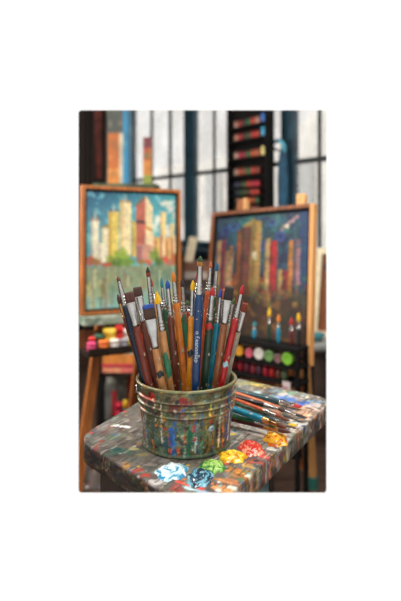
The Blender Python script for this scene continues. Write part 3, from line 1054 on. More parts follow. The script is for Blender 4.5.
# brushes lying on the table, handles to the left
LY = [
    ('lying brush with a flat crimson tip and dark teal handle, furthest back in the pile', (301, 407), (236, 391), 'flat', 6.5, 6.5, 14, 6, 'red', 'dteal', .0055, {}),
    ('lying brush with a black tip and orange handle, second from the back', (306, 418), (240, 394.5), 'flat', 4.5, 9, 16, 5, 'black', 'salmon', .005, {}),
    ('lying brush with a dark handle, between the crimson-tipped and the black-tipped brushes', (286, 411), (236, 397), 'round', 4, 7, 14, 5.5, 'darkbrown', 'black', .013, {}),
    ('lying brush with a thin green handle in the middle of the pile', (290, 421), (236, 403), 'round', 4, 8, 14, 3.8, 'brown', 'green', .004, {}),
    ('lying brush with an orange-brown handle just in front of the green one', (284, 418), (237, 400), 'round', 3.4, 8, 12, 3.8, 'redbrown', 'vermil', .013, {}),
    ('lying brush with a thick blue handle and salmon collar', (287, 428), (236, 410), 'round', 5, 9, 15, 7.0, 'brown', 'turq', .0065, dict(ferr=M_brass)),
    ('lying brush with a square yellow tip and tan ferrule', (296.5, 426), (245, 412), 'flat', 5, 7, 14, 4, 'yellow', 'dteal', .015, {}),
    ('lying brush with a navy handle and copper ferrule, in front of the thick blue one', (282, 431), (236, 415), 'round', 4.5, 10, 15, 6, 'maroon', 'navy', .006, dict(ferr=M_brass)),
    ('lying brush with a dark handle, nearest the yellow-orange paint', (291, 432.5), (236, 420), 'round', 5, 12, 15, 5.4, 'maroon', 'maroon', .0055, dict(ferr=M_brass)),
    ('lying brush with a green ferrule end between the navy and the nearest dark brush', (277, 427), (240, 418), 'round', 3.6, 8, 14, 4.4, 'darkgreen', 'green', .0135, {}),
]
placed = []
for q in (0, 1, 3, 6, 7, 8, 2, 4, 9, 5):
    lab, tip, left, kind, wb, lb, lf, wh, cb, ch, h, kw = LY[q]
    h = max(wh, wb if kind == 'round' else wh) / 2 * 1.1 / FP + .0006
    rad_ = wh / 2 * 1.15 / FP
    while True:                              # rest on the table, or on the brushes already lying there
        t, l = T(tip[0], tip[1], h), T(left[0], left[1], h)
        d = (l - t).normalized()
        a = t + d * .225
        mine = [t + (a - t) * (k / 60) for k in range(61)]
        if all(min((p - o_).length for p in mine for o_ in pts_) > rad_ + r_ for pts_, r_ in placed) or h > .03:
            break
        h += .0008
    placed.append((mine, rad_))
    s = (t - l).length / math.hypot(tip[0] - left[0], tip[1] - left[1])
    make_brush(lab, a, t, kind, wb * t.y / FP, lb * s, lf * s, wh * t.y / FP, BRC[cb], HN[ch], 'brushes lying on the table', facing=Vector((0, 0, 1)), endr=.55, **kw)

# ================================================================== WET PAINT ON THE TABLE
M_blob = attr_mat('wet_paint', .22, bump=.25, scale=300, dist=.0008)


def blob(label, px, py, wpx, hpx, c1, c2, c3, seed):
    c = T(px, py)
    rx = wpx / 2 * c.y / FP
    ry = hpx / 2 * c.y / FP / ((CZ - TZ) / math.hypot(CZ - TZ, c.y)) * .92
    vn = vnoise(64, 64, 9, seed + 300) - .5
    vn2 = vnoise(64, 64, 4, seed + 320) - .5
    r = random.Random(seed)
    ph = [r.uniform(0, 6.28) for _ in range(6)]
    NA, NRg = 72, 26
    vs, cl = [], []
    for i in range(NRg + 1):
        s = i / NRg
        for k in range(NA):
            a = 2 * PI * k / NA
            e = 1 + .10 * math.sin(2 * a + ph[0]) + .07 * math.sin(5 * a + ph[1]) + .05 * math.sin(9 * a + ph[2])
            sw = math.sin(2.0 * a + s * 9 + ph[3]) * .5 + math.sin(1 * a + s * 21 + ph[4]) * .45 + math.sin(a * 4 + s * 11 + ph[5]) * .15
            qx, qy = s * math.cos(a + s * 1.6), s * math.sin(a + s * 1.6)
            iu, iv = int(31.5 + 30 * qx), int(31.5 + 30 * qy)
            sw = .45 * sw + 1.5 * vn[iv, iu] + .9 * vn2[iv, (iu * 2) % 64]
            dome = (1 - s ** 3.0)
            h = .0055 * dome + .002 * sw * (1 - s ** 4) * min(1, s * 4)
            if i == NRg:
                h = -.0004
            vs.append((c.x + rx * e * s * math.cos(a), c.y + ry * e * s * math.sin(a), TZ + .0003 + max(h, 0 if i < NRg else -.0004)))
            m = max(0, min(1, sw * .9 + .5))
            col = tuple(c2[j] + (c1[j] - c2[j]) * m for j in range(3))
            if sw < -.35 or (s > .8 and math.sin(4 * a + ph[2]) > .4):
                col = c3
            cl.append(lin([v / 255 for v in col]))
    fs = [(i * NA + k, i * NA + (k + 1) % NA, (i + 1) * NA + (k + 1) % NA, (i + 1) * NA + k) for i in range(NRg) for k in range(NA)]
    mb = MB()
    mb.add(vs, fs, smooth=True)
    o = mb.build('paint_dollop', M_blob, colors=np.array(cl))
    # origin at its base
    o.data.transform(Matrix.Translation(-c))
    o.location = c
    tag(o, label, 'paint', 'dollops of wet paint on the table')


blob('dollop of pale sky-blue and white paint at the left end of the row', 172, 472, 30, 19, (238, 246, 248), (150, 206, 226), (50, 140, 180), 1)
blob('dollop of dark navy and teal paint nearest the front of the table', 200, 478, 27, 19, (40, 74, 96), (18, 30, 46), (110, 170, 190), 2)
blob('dollop of bright green paint in front of the pail', 212, 467, 25, 15, (170, 210, 110), (96, 160, 60), (60, 120, 60), 3)
blob('dollop of bright yellow paint between the green and the red', 232.5, 457, 26, 14, (248, 216, 60), (226, 166, 24), (206, 140, 30), 4)
blob('dollop of red paint right of the yellow', 251, 448.5, 26, 15, (214, 66, 48), (170, 32, 30), (226, 150, 120), 5)
blob('dollop of orange-yellow paint beside the lying brushes', 275.5, 439.5, 26, 14, (246, 190, 50), (226, 138, 24), (190, 90, 30), 6)

# ================================================================== PAINTINGS
def canvas_grid(w, h, nx, ny, paint, yoff, parent, name, mt):
    vs, uu, vv = [], [], []
    for j in range(ny + 1):
        for i in range(nx + 1):
            u, v = i / nx, j / ny
            vs.append((-w / 2 + w * u, yoff, h * (1 - v)))
            uu.append(u)
            vv.append(v)
    fs = [(j * (nx + 1) + i, j * (nx + 1) + i + 1, (j + 1) * (nx + 1) + i + 1, (j + 1) * (nx + 1) + i) for j in range(ny) for i in range(nx)]
    cl = paint.sample(np.array(uu), np.array(vv))
    b_ = len(vs)
    # stretcher body behind the picture
    k = [(-w / 2, yoff, 0), (w / 2, yoff, 0), (w / 2, yoff, h), (-w / 2, yoff, h), (-w / 2, yoff + .016, 0), (w / 2, yoff + .016, 0), (w / 2, yoff + .016, h), (-w / 2, yoff + .016, h)]
    vs += k
    fs += [tuple(b_ + q for q in f) for f in ((4, 5, 6, 7), (0, 1, 5, 4), (1, 2, 6, 5), (2, 3, 7, 6), (3, 0, 4, 7))]
    cl = np.vstack([cl, np.tile(np.array(lin((.75, .72, .66))), (8, 1))])
    mb = MB()
    mb.add(vs, fs)
    return mb.build(name, mt, parent, local=True, colors=cl)


def painting(label, TL, U, V, W, H, paint, mfront, fw, fd, name, mside=None):
    """TL corner, U along the top, V down; local X=U, Z=-V, Y away from the viewer"""
    N = U.cross(-V).normalized()
    Yl = -N if N.y < 0 else N
    M = Matrix((U, (-V).cross(U), -V)).transposed().to_4x4()
    M.translation = TL + U * W / 2 + V * H
    t = thing(name, label, 'painting', M=M)
    mb = MB()
    mb.span((-W / 2, -fd / 2, 0), (-W / 2 + fw, fd / 2, H))
    mb.span((W / 2 - fw, -fd / 2, 0), (W / 2, fd / 2, H), 1)
    mb.span((-W / 2 + fw, -fd / 2, 0), (W / 2 - fw, fd / 2, fw))
    mb.span((-W / 2 + fw, -fd / 2, H - fw), (W / 2 - fw, fd / 2, H))
    # dark inner rebate
    i = fw * .55
    for a, b in (((-W / 2 + fw, -fd * .3, fw), (-W / 2 + fw + i, fd * .3, H - fw)), ((W / 2 - fw - i, -fd * .3, fw), (W / 2 - fw, fd * .3, H - fw)),
                 ((-W / 2 + fw, -fd * .3, fw), (W / 2 - fw, fd * .3, fw + i)), ((-W / 2 + fw, -fd * .3, H - fw - i), (W / 2 - fw, fd * .3, H - fw))):
        mb.span(a, b, 2)
    mb.build('frame', [mfront, mside or mfront, M_black], t, local=True)
    cv = canvas_grid(W - 2 * fw - i, H - 2 * fw - i, 150, 180, paint, -.002, t, 'canvas', M_pic)
    cv.location = (0, 0, fw + i / 2)
    return t, M


M_pic = attr_mat('oil_paint', .5, bump=.35, scale=120, dist=.001)

# --- left: skyline over water
lp = Paint(0, 1, 0, 1, 300, 360, (70, 150, 162), seed=90)
X = lambda px: (px - 84) / 93.0
Y = lambda py: (py - 191) / 120.0
lp.put(np.clip(1 - (lp.U * 1.2 + lp.V * .5), 0, 1), (28, 66, 104), .9)
lp.put(np.clip((lp.V - .02) / .4, 0, 1), (132, 196, 194), .75)
lp.mottle((60, 140, 160), .45, 26, .55)
lp.mottle((130, 196, 200), .6, 18, .6)
for px, py, rx, ry in [(170, 206, 7, 8), (163, 202, 5, 4), (156, 219, 6, 6), (175, 214, 5, 7), (153, 228, 5, 7), (112, 236, 6, 9), (168, 232, 6, 8)]:
    lp.ell(X(px), Y(py), rx / 93, ry / 120, (226, 222, 206), .85, wob=.9, soft=.5)


def tower(x0, x1, top, bot, c, sh, spire=None, cap=None):
    lp.rect(X(x0), Y(top), X(x1), Y(bot), c)
    lp.rect(X(x0), Y(top), X(x0 + (x1 - x0) * .3), Y(bot), sh, .8)
    for k in range(int((bot - top) / 4)):
        lp.rect(X(x0), Y(top + 3 + 4 * k), X(x1), Y(top + 3.8 + 4 * k), tuple(v * .86 for v in c), .5)
    if cap:
        lp.rect(X(x0 + 1), Y(top - 3), X(x1 - 1), Y(top), cap)
    if spire:
        m = (x0 + x1) / 2
        lp.poly([(X(m - 1.6), Y(top)), (X(m), Y(spire)), (X(m + 1.6), Y(top))], (170, 176, 170))


tower(89, 97, 222, 262, (232, 224, 196), (170, 170, 156), 209, (196, 120, 60))
tower(99, 107, 229, 262, (236, 226, 190), (190, 176, 130), None, (150, 130, 80))
tower(96.5, 103, 244, 264, (240, 230, 206), (206, 196, 170))
tower(106, 116, 212, 262, (226, 202, 104), (190, 150, 70), 202, (90, 110, 120))
tower(117, 128.5, 203, 258, (236, 218, 168), (206, 176, 110), 192, (206, 150, 60))
tower(129.5, 133.5, 222, 258, (220, 186, 84), (180, 140, 60))
tower(159.5, 165.5, 211, 250, (236, 214, 150), (206, 160, 90))
tower(170, 174.5, 223, 255, (236, 206, 140), (196, 150, 90))
lp.rect(X(150), Y(238), X(178), Y(264), (222, 176, 110))
for k in range(9):
    lp.rect(X(150 + 3 * k), Y(234 + (k * 7) % 9), X(152.4 + 3 * k), Y(264), [(236, 214, 160), (206, 130, 96), (226, 196, 110), (190, 120, 110)][k % 4])
lp.poly([(X(134), Y(203)), (X(143.5), Y(194)), (X(151), Y(206)), (X(151), Y(250)), (X(143.5), Y(250)), (X(134), Y(248))], (236, 214, 168))
lp.poly([(X(134), Y(203)), (X(143.5), Y(199)), (X(143.5), Y(250)), (X(134), Y(248))], (192, 112, 92))
lp.poly([(X(134), Y(203)), (X(143.5), Y(194)), (X(143.5), Y(199)), (X(134), Y(206))], (126, 104, 84))
for k in range(12):
    lp.rect(X(134), Y(206 + 3.6 * k), X(143.3), Y(206.9 + 3.6 * k), (150, 84, 74), .5)
for k in range(3):
    lp.rect(X(136.2 + 2.6 * k), Y(204), X(136.8 + 2.6 * k), Y(248), (168, 76, 64), .6)
lp.rect(X(134), Y(221), X(143.5), Y(224), (90, 60, 64))
lp.poly([(X(143.5), Y(226)), (X(151), Y(230)), (X(151), Y(233)), (X(143.5), Y(229))], (196, 140, 60))
lp.rect(X(134), Y(246), X(151), Y(264), (206, 150, 130))
lp.rect(X(134), Y(247), X(140), Y(264), (160, 110, 110))
for px, py, rx, ry, c in [
        (88, 262, 6, 6, (190, 100, 76)), (95, 264, 6, 5, (160, 110, 70)), (108, 262, 7, 6, (132, 150, 60)), (120, 258, 9, 8, (150, 176, 70)), (116, 264, 9, 5, (96, 130, 56)), (126, 264, 7, 5, (120, 150, 60)),
        (140, 264, 6, 4, (150, 120, 70)), (153, 258, 6, 8, (120, 150, 70)), (158, 264, 6, 5, (90, 120, 60)), (147, 265, 4, 4, (200, 96, 70)), (166, 263, 6, 5, (206, 96, 70)), (174, 262, 6, 7, (196, 110, 70)), (104, 266, 6, 3, (180, 90, 70))]:
    lp.ell(X(px), Y(py), rx / 93, ry / 120, c, .95, wob=.8, soft=.3)
lp.rect(0, Y(268), 1, 1, (138, 152, 120))
lp.put(np.clip((lp.V - Y(285)) / .2, 0, 1) * (lp.V > Y(268)), (140, 190, 186), .9)
r7 = random.Random(4)
for k in range(60):
    x = r7.uniform(0, 1)
    y0 = r7.uniform(Y(268), Y(300))
    lp.line((x, y0), (x, y0 + r7.uniform(.05, .2)), r7.uniform(.006, .02), r7.choice([(206, 196, 120), (100, 110, 76), (160, 120, 84), (90, 140, 130), (226, 216, 170), (130, 176, 166), (100, 104, 72)]), .55, wob=.6)
lp.mottle((70, 84, 66), .0, 20)
lp.paintify(.007, .07, 41)
TLv, TRv = P(81, 185, 2.0), P(179.5, 190, 2.2)
U1 = (TRv - TLv)
W1 = U1.length
U1.normalize()
V1 = Vector((0, 0, -1)) - U1 * (-U1.z)
V1.normalize()
# lean back a little: bottom edge comes forward
N1 = Vector((U1.y, -U1.x, 0)).normalized()
if N1.y > 0:
    N1 = -N1
V1 = (V1 * math.cos(.05) + N1 * math.sin(.05))
V1 = (V1 - U1 * V1.dot(U1)).normalized()
H1 = .462
pl_, PM1 = painting('framed painting of pale towers above water, on the left easel', TLv, U1, V1, W1, H1, lp, M_orange, .0125, .024, 'framed_painting')

# --- right: night city with blue swirls (a plain picture of towers under dark sky)
rp_ = Paint(0, 1, 0, 1, 300, 380, (24, 54, 84), seed=130)
X2 = lambda px: (px - 217) / 92.0
Y2 = lambda py: (py - 209) / 153.0
rp_.put(np.clip(1.2 - ((rp_.U - .5) / .35) ** 2 - ((rp_.V - .12) / .25) ** 2, 0, 1), (40, 106, 110), .8)
rp_.mottle((20, 30, 66), .7, 26, .55)
rp_.mottle((44, 92, 120), .6, 16, .62)
rp_.mottle((60, 136, 130), .5, 14, .66)
for px, py, r_, c in [(258, 217, 5, (70, 110, 150)), (266, 216, 4, (36, 64, 104)), (274, 220, 6, (56, 98, 136)), (228, 226, 7, (30, 54, 110)), (236, 222, 6, (50, 90, 150)), (268, 245, 7, (40, 80, 150)), (282, 236, 6, (50, 84, 150)), (223, 247, 5, (64, 100, 150))]:
    rp_.ell(X2(px), Y2(py), r_ / 92, r_ / 153, c, .9, wob=.6)
    rp_.ell(X2(px), Y2(py), r_ * .5 / 92, r_ * .5 / 153, (24, 44, 96), .9, wob=.6)
rp_.line((X2(283), Y2(228)), (X2(297), Y2(216)), .018, (196, 140, 150), .8, wob=1)
rp_.ell(X2(288), Y2(225), .03, .018, (226, 206, 190), .9)
rp_.rect(X2(300), 0, 1, .55, (22, 58, 108), .8)


def tw(x0, x1, top, bot, c):
    rp_.rect(X2(x0), Y2(top), X2(x1), Y2(bot), c)
    rp_.rect(X2(x0), Y2(top), X2(x0 + (x1 - x0) * .35), Y2(bot), tuple(v * .65 for v in c), .7)
    for k in range(int((bot - top) / 5)):
        rp_.rect(X2(x0), Y2(top + 3 + 5 * k), X2(x1), Y2(top + 4 + 5 * k), tuple(v * .7 for v in c), .45)


tw(219, 224, 237, 300, (176, 136, 100))
tw(224, 229, 236, 300, (116, 44, 60))
tw(229, 237, 250, 300, (190, 150, 116))
tw(233, 236, 243, 262, (150, 100, 60))
rp_.poly([(X2(244), Y2(222)), (X2(256), Y2(214)), (X2(264), Y2(219)), (X2(264), Y2(300)), (X2(244), Y2(300))], (170, 136, 70))
tw(244, 254, 222, 300, (116, 66, 58))
tw(255, 264, 219, 300, (184, 146, 84))
rp_.ell(X2(258), Y2(256), .03, .03, (220, 206, 180), .9)
tw(240, 244, 226, 300, (150, 80, 40))
tw(268, 273, 237, 310, (196, 160, 110))
tw(273, 280, 241, 300, (186, 30, 44))
tw(281, 285, 272, 320, (190, 160, 110))
tw(285, 290, 273, 320, (130, 30, 40))
tw(290, 294, 241, 300, (196, 124, 50))
tw(294, 301, 240, 290, (112, 96, 120))
tw(297, 300, 250, 310, (170, 120, 130))
tw(237, 242, 275, 320, (150, 84, 60))
tw(264, 268, 280, 320, (120, 60, 44))
rp_.put(np.clip((rp_.V - Y2(285)) / .14, 0, 1), (66, 40, 26), .95)
for k in range(60):
    x, y = r7.random(), r7.uniform(.55, 1)
    rp_.ell(x, y, r7.uniform(.02, .09), r7.uniform(.01, .05), r7.choice([(120, 70, 36), (44, 28, 22), (150, 96, 46), (80, 50, 30), (60, 60, 40), (100, 44, 30)]), .6, ang=r7.uniform(-.8, .8), wob=.8)
for k in range(40):
    rp_.ell(r7.uniform(0, 1), r7.uniform(.45, .65), r7.uniform(.01, .03), r7.uniform(.01, .025), r7.choice([(90, 120, 60), (176, 60, 40), (60, 90, 70), (190, 150, 60)]), .6, wob=.8)
rp_.a *= np.array([.88, .9, .84])
rp_.paintify(.009, .13, 71)
TL2, TR2 = P(213.5, 213.5, 2.25), P(315.5, 204, 2.0)
U2 = (TR2 - TL2)
W2 = U2.length
U2.normalize()
N2 = Vector((U2.y, -U2.x, 0)).normalized()
if N2.y > 0:
    N2 = -N2
V2 = Vector((0, 0, -1)) * math.cos(.225) + N2 * math.sin(.225)
V2 = (V2 - U2 * V2.dot(U2)).normalized()
H2 = .56
M_frright = wood('lit_side_frame_wood', rgb(222, 160, 96), var=.15)  # right stile coloured brighter: the lit outer side is put into its colour
painting('framed dark blue painting of towers at night, leaning on the right easel', TL2, U2, V2, W2, H2, rp_, M_brownwood, .014, .03, 'framed_painting', M_frright)


# ================================================================== EASELS
def plane_pts(TL, U, V):
    N = U.cross(V).normalized()
    if N.y > 0:
        N = -N
    return (lambda a, b_, c: TL + U * a + V * b_ + N * c), N


def to_floor(p, d):
    return p + d * (-p.z / d.z)


pp, NN = plane_pts(TLv, U1, V1)
e1 = thing('easel', 'wooden easel on the left with a paint-smeared ledge under the skyline painting', 'easel', to_floor(pp(W1 / 2, H1, 0), Vector((0, 0, -1))))
# legs in the painting's plane, splayed
for a0, a1, nm in ((.088, .012, 'leg'), (W1 - .10, W1 + .0, 'leg')):
    top = pp(a0 + .02, -.004 + .15, -.03)
    low = pp(a0, H1 + .03, -.03)
    foot = pp(a1, 1.0, -.03)
    d = (foot - low).normalized()
    mb = MB()
    mb.bar(top, low, .034, .02, U1)
    mb.bar(low, to_floor(low, d), .034, .02, U1)
    mb.build(nm, M_orange, e1)
mb = MB()
mb.bar(pp(W1 / 2, .02, -.032), pp(W1 / 2, H1 + .04, -.032), .04, .022, U1)
mb.build('mast', M_easel, e1)
mb = MB()
p0 = pp(W1 * .8, .12, -.045)
d = (Vector((0, 0, -1)) - NN * .3).normalized()
mb.bar(p0, to_floor(p0, d), .03, .02, U1)
mb.build('rear_leg', M_easel, e1)
lg = Paint(0, 1, 0, 1, 60, 20, (150, 160, 146), seed=33)
M_ledge = mat('paint_smeared_ledge', rgb(176, 184, 168), .6, scale=26, col2=rgb(96, 116, 100), bump=.3)
mb = MB()
mb.bar(pp(.0, H1 + .018, .012), pp(W1 + .01, H1 + .018, .012), .07, .03, NN)
mb.build('ledge', M_ledge, e1, bevel=.003)
# drawer of colours slung under the ledge
M_tray = wood('tray_wood', rgb(120, 74, 40))
tr = thing('paint_tray', 'dark wooden tray heaped with coloured paint jars under the left painting', 'tray', pp(W1 / 2, H1 + .12, .05))
mb = MB()
mb.bar(pp(-.005, H1 + .122, .05), pp(W1 + .03, H1 + .122, .05), .11, .014, NN)
mb.build('tray_base', M_dark, tr)
for c in (-.004, .104):
    mb = MB()
    mb.bar(pp(-.005, H1 + .112 if c > 0 else H1 + .09, c), pp(W1 + .03, H1 + .112 if c > 0 else H1 + .09, c), .008, .02 if c > 0 else .07, NN)
    mb.build('tray_wall', M_dark if c > 0 else M_tray, tr)


def jar(label, base, r, h, cbody, clid, group, up=Vector((0, 0, 1)), name='paint_jar', lid=.35, cat='jar'):
    M = axes((1, 0, 0), up, base)
    t = thing(name, label, cat, M=M, group=group)
    MB().loft([(0, r * .85, r * .85), (h * .06, r, r), (h * (1 - lid) * .85, r, r), (h * (1 - lid), r * .82, r * .82)], 16).build('body', cbody, t, local=True)
    MB().loft([(h * (1 - lid), r * .98, r * .98), (h * .96, r * 1.0, r * 1.0), (h, r * .8, r * .8)], 16).build('lid', clid, t, local=True)
    return t


JC = {}


def jc(c):
    k = 'jar_%d_%d_%d' % c
    return gloss(k, rgb(*c), .4)


G = 'colours in the left paint tray'
for nm, a, c, r, h, col in [
        ('pink', .012, .085, .016, .03, (214, 70, 120)), ('red', .030, .045, .014, .042, (196, 44, 44)), ('dark green', .052, .05, .018, .05, (50, 90, 70)), ('orange', .056, .086, .017, .033, (226, 110, 40)),
        ('large yellow', .092, .045, .024, .066, (236, 196, 70)), ('white', .094, .087, .017, .034, (226, 220, 212)), ('scarlet', .130, .04, .016, .074, (206, 30, 34)), ('grey', .128, .088, .014, .032, (150, 150, 160)),
        ('large white', .164, .045, .023, .06, (232, 226, 216)), ('lemon yellow', .162, .088, .015, .036, (236, 200, 60)), ('orange-red', .196, .086, .018, .04, (226, 80, 40)), ('small crimson', .230, .085, .016, .035, (180, 30, 60)),
        ('teal', .262, .05, .02, .05, (60, 130, 140)), ('small white', .262, .088, .014, .03, (226, 220, 212)), ('blue', .305, .06, .02, .05, (40, 80, 160)), ('ochre', .345, .06, .02, .05, (190, 140, 60))]:
    b0 = pp(a, H1 + .1125, c)
    jar('%s paint jar in the tray under the skyline painting' % nm, b0 + Vector((0, 0, .0)), r, h, jc(col), jc(tuple(min(255, int(v * 1.05)) for v in col)), G)

# ------------------------------------------------------------------ trolley with boxes, left background
zt_ = 2.56
tx0, tx1 = (99 - CX) / FP * zt_, (176 - CX) / FP * zt_
trol = thing('shelf_trolley', 'low dark shelf unit behind the left easel legs', 'shelf unit', ((tx0 + tx1) / 2, zt_ + .12, 0))
shz = CZ + (HY - 373.5) / FP * zt_
for z in (shz, .12):
    mb = MB()
    mb.span((tx0, zt_, z - .016), (tx1, zt_ + .18, z))
    mb.build('shelf', M_dark, trol, bevel=.002)
for x in (tx0 + .012, tx1 - .012):
    for y in (zt_ + .012, zt_ + .168):
        mb = MB()
        mb.span((x - .012, y - .012, 0), (x + .012, y + .012, shz - .002))
        mb.build('post', M_black, trol)


def carton(label, a, b_, mbody, mlid, name='box', cat='box', lidh=.3):
    t = thing(name, label, cat, ((a[0] + b_[0]) / 2, (a[1] + b_[1]) / 2, a[2]))
    h = b_[2] - a[2]
    MB().span(a, (b_[0], b_[1], a[2] + h * (1 - lidh))).build('box_body', mbody, t, bevel=.002)
    e = .003
    MB().span((a[0] - e, a[1] - e, a[2] + h * (1 - lidh)), (b_[0] + e, b_[1] + e, b_[2])).build('box_lid', mlid, t, bevel=.002)
    return t


M_pinkbox = mat('pink_red_card', rgb(226, 70, 100), .6, scale=30, col2=rgb(236, 170, 120))
M_pinklid = mat('crimson_card', rgb(190, 40, 70), .6, var=.2)
pxm = zt_ / FP
carton('flat pink and red box under the orange wooden box, on the dark shelf unit', (tx0 + .015, zt_ + .01, shz), (tx0 + .19, zt_ + .16, shz + 8.5 * pxm), M_pinkbox, M_pinklid)
carton('orange-brown wooden box with a white lid stacked on the pink box', (tx0 + .014, zt_ + .012, shz + 8.5 * pxm), (tx0 + .185, zt_ + .155, shz + 21 * pxm), wood('light_orange_wood', rgb(214, 134, 62)), M_cream, lidh=.18)
M_greyboard = mat('grey_board', rgb(120, 122, 116), .8, scale=12, col2=rgb(84, 86, 84))


def leaning(label, base, w, h, th, yaw, lean, mt, name, cat, group=None, stripe=None):
    Mx = Matrix.Translation(base) @ Matrix.Rotation(yaw, 4, 'Z') @ Matrix.Rotation(-lean, 4, 'X')
    t = thing(name, label, cat, M=Mx, group=group)
    MB().span((-w / 2, 0, 0), (w / 2, th, h)).build('panel', mt, t, local=True, bevel=.001)
    if stripe:
        MB().span((-w / 2 + w * stripe[0], -.0015, h * stripe[2]), (-w / 2 + w * stripe[1], .0, h * stripe[3])).build('stripe', stripe[4], t, local=True)
    return t


M_redp = mat('red_paint', rgb(178, 40, 44), .5, var=.2)
G = 'boards leaning on the lower shelf'
leaning('grey board with a vertical red stripe leaning on the lower shelf at left', Vector((tx0 + .045, zt_ + .05, .12)), .08, .165, .012, .1, .16, M_greyboard, 'board', 'board', G, (.55, .85, .05, .8, M_redp))
leaning('plain grey board leaning behind the red-striped board', Vector((tx0 + .06, zt_ + .09, .12)), .10, .185, .012, -.1, .2, M_paper, 'board', 'board', G)
leaning('pale green board leaning at the right of the lower shelf', Vector((tx0 + .20, zt_ + .06, .12)), .10, .15, .012, -.5, .3, mat('pale_green_board', rgb(130, 146, 130), .8, scale=12), 'board', 'board', G, (.0, .2, .0, 1.0, M_paper))
jar('small crimson paint tub left of the yellow-lidded one on the lower shelf', Vector((P(119, 408, zt_ + .03).x, zt_ + .028, .12)), .017, .09, jc((190, 30, 66)), jc((190, 30, 66)), 'tubs on the lower shelf', name='paint_tub', cat='tub')
jar('small paint tub with a yellow lid between two crimson tubs', Vector((P(125.5, 408, zt_ + .03).x, zt_ + .028, .12)), .012, .1, jc((70, 90, 96)), jc((232, 190, 50)), 'tubs on the lower shelf', name='paint_tub', cat='tub')
jar('small crimson paint tub right of the yellow-lidded one on the lower shelf', Vector((P(131.5, 408, zt_ + .03).x, zt_ + .028, .12)), .016, .09, jc((190, 30, 60)), jc((200, 36, 60)), 'tubs on the lower shelf', name='paint_tub', cat='tub')
jar('red tin on the lower shelf beneath the pink box', Vector((P(132, 380, zt_ + .15).x, zt_ + .135, .12)), .022, .18, jc((186, 30, 36)), jc((196, 34, 36)), 'tubs on the lower shelf', name='paint_tin', cat='tin', lid=.12)
# rag on the floor, far left
rg = Paint(0, 1, 0, 1, 60, 60, (88, 80, 76), seed=61)
rg.specks(60, [(190, 60, 60), (226, 220, 210), (60, 90, 130), (110, 70, 60), (60, 60, 66)], .02, .07, seed=4)
q = P(90, 470, 2.2)
NX = 26
vs, uu, vv = [], [], []
for j in range(NX + 1):
    for i in range(NX + 1):
        u, v = i / NX, j / NX
        x, y = (u - .5) * .13, (v - .5) * .14
        e = 1 - max(abs(u - .5), abs(v - .5)) * 2
        vs.append((q.x + x, 2.26 + y, .004 + .085 * min(1, e * 3) * (0.55 + .45 * math.sin(u * 9 + v * 4) * math.cos(v * 7 - u * 3))))
        uu.append(u)
        vv.append(v)
fs = [(j * (NX + 1) + i, j * (NX + 1) + i + 1, (j + 1) * (NX + 1) + i + 1, (j + 1) * (NX + 1) + i) for j in range(NX) for i in range(NX)]
mb = MB()
mb.add(vs, fs, smooth=True)
o = mb.build('paint_rag', attr_mat('rag_cloth', .9), colors=rg.sample(np.array(uu), np.array(vv)))
tag(o, 'crumpled rag smeared with red and white paint on the floor at the far left', 'rag')

# ------------------------------------------------------------------ dark cabinet behind the left painting, with canvases on top
zc_ = 2.75
cx0, cx1 = (94 - CX) / FP * zc_, (156 - CX) / FP * zc_
ctop = CZ + (HY - 183.5) / FP * zc_
cab = thing('side_cabinet', 'tall dark cabinet with a green-stained top behind the skyline painting', 'cabinet', ((cx0 + cx1) / 2, zc_ + .12, 0))
MB().span((cx0 + .01, zc_ + .01, 0), (cx1 - .01, zc_ + .24, ctop - .022)).build('cabinet_body', M_dark, cab)
MB().span((cx0 - .004, zc_ - .01, ctop - .022), (cx1 + .004, zc_ + .25, ctop)).build('cabinet_top', mat('green_stained_board', rgb(70, 92, 56), .6, scale=14, col2=rgb(40, 44, 34)), cab, bevel=.003)
for k in range(2):
    w = (cx1 - cx0 - .03) / 2
    d_ = MB().span((cx0 + .014 + k * (w + .004), zc_ - .004, .08), (cx0 + .012 + k * (w + .004) + w, zc_ + .012, ctop - .04)).build('cabinet_door', M_dark, cab)
    MB().loft([(0, .008, .008), (.02, .012, .012)], 10, axes((1, 0, 0), (0, -1, 0), (cx0 + .014 + w + (.015 if k else -.015), zc_ - .003, .7))).build('knob', M_steel, d_)


def pxs(px, z):
    return (px - CX) / FP * z


def upright(label, px0, px1, py_top, zz, th, paint_cols, name, cat):
    x0, x1 = pxs(px0, zz), pxs(px1, zz)
    h = CZ + (HY - py_top) / FP * zz - ctop
    M = Matrix.Translation(((x0 + x1) / 2, zz, ctop)) @ Matrix.Rotation(-.03, 4, 'X')
    t = thing(name, label, cat, M=M)
    w = x1 - x0
    n = len(paint_cols)
    pt = Paint(0, 1, 0, 1, 60, 120, paint_cols[0][4], seed=int(px0))
    for (a, b_, c, d, col) in paint_cols:
        pt.rect(a, b_, c, d, col)
    pt.mottle((60, 60, 60), .25, 14, .6)
    pt.mottle((220, 190, 140), .25, 10, .66)
    cv = canvas_grid(w, h, 30, 60, pt, 0, t, 'canvas', M_pic)
    return t


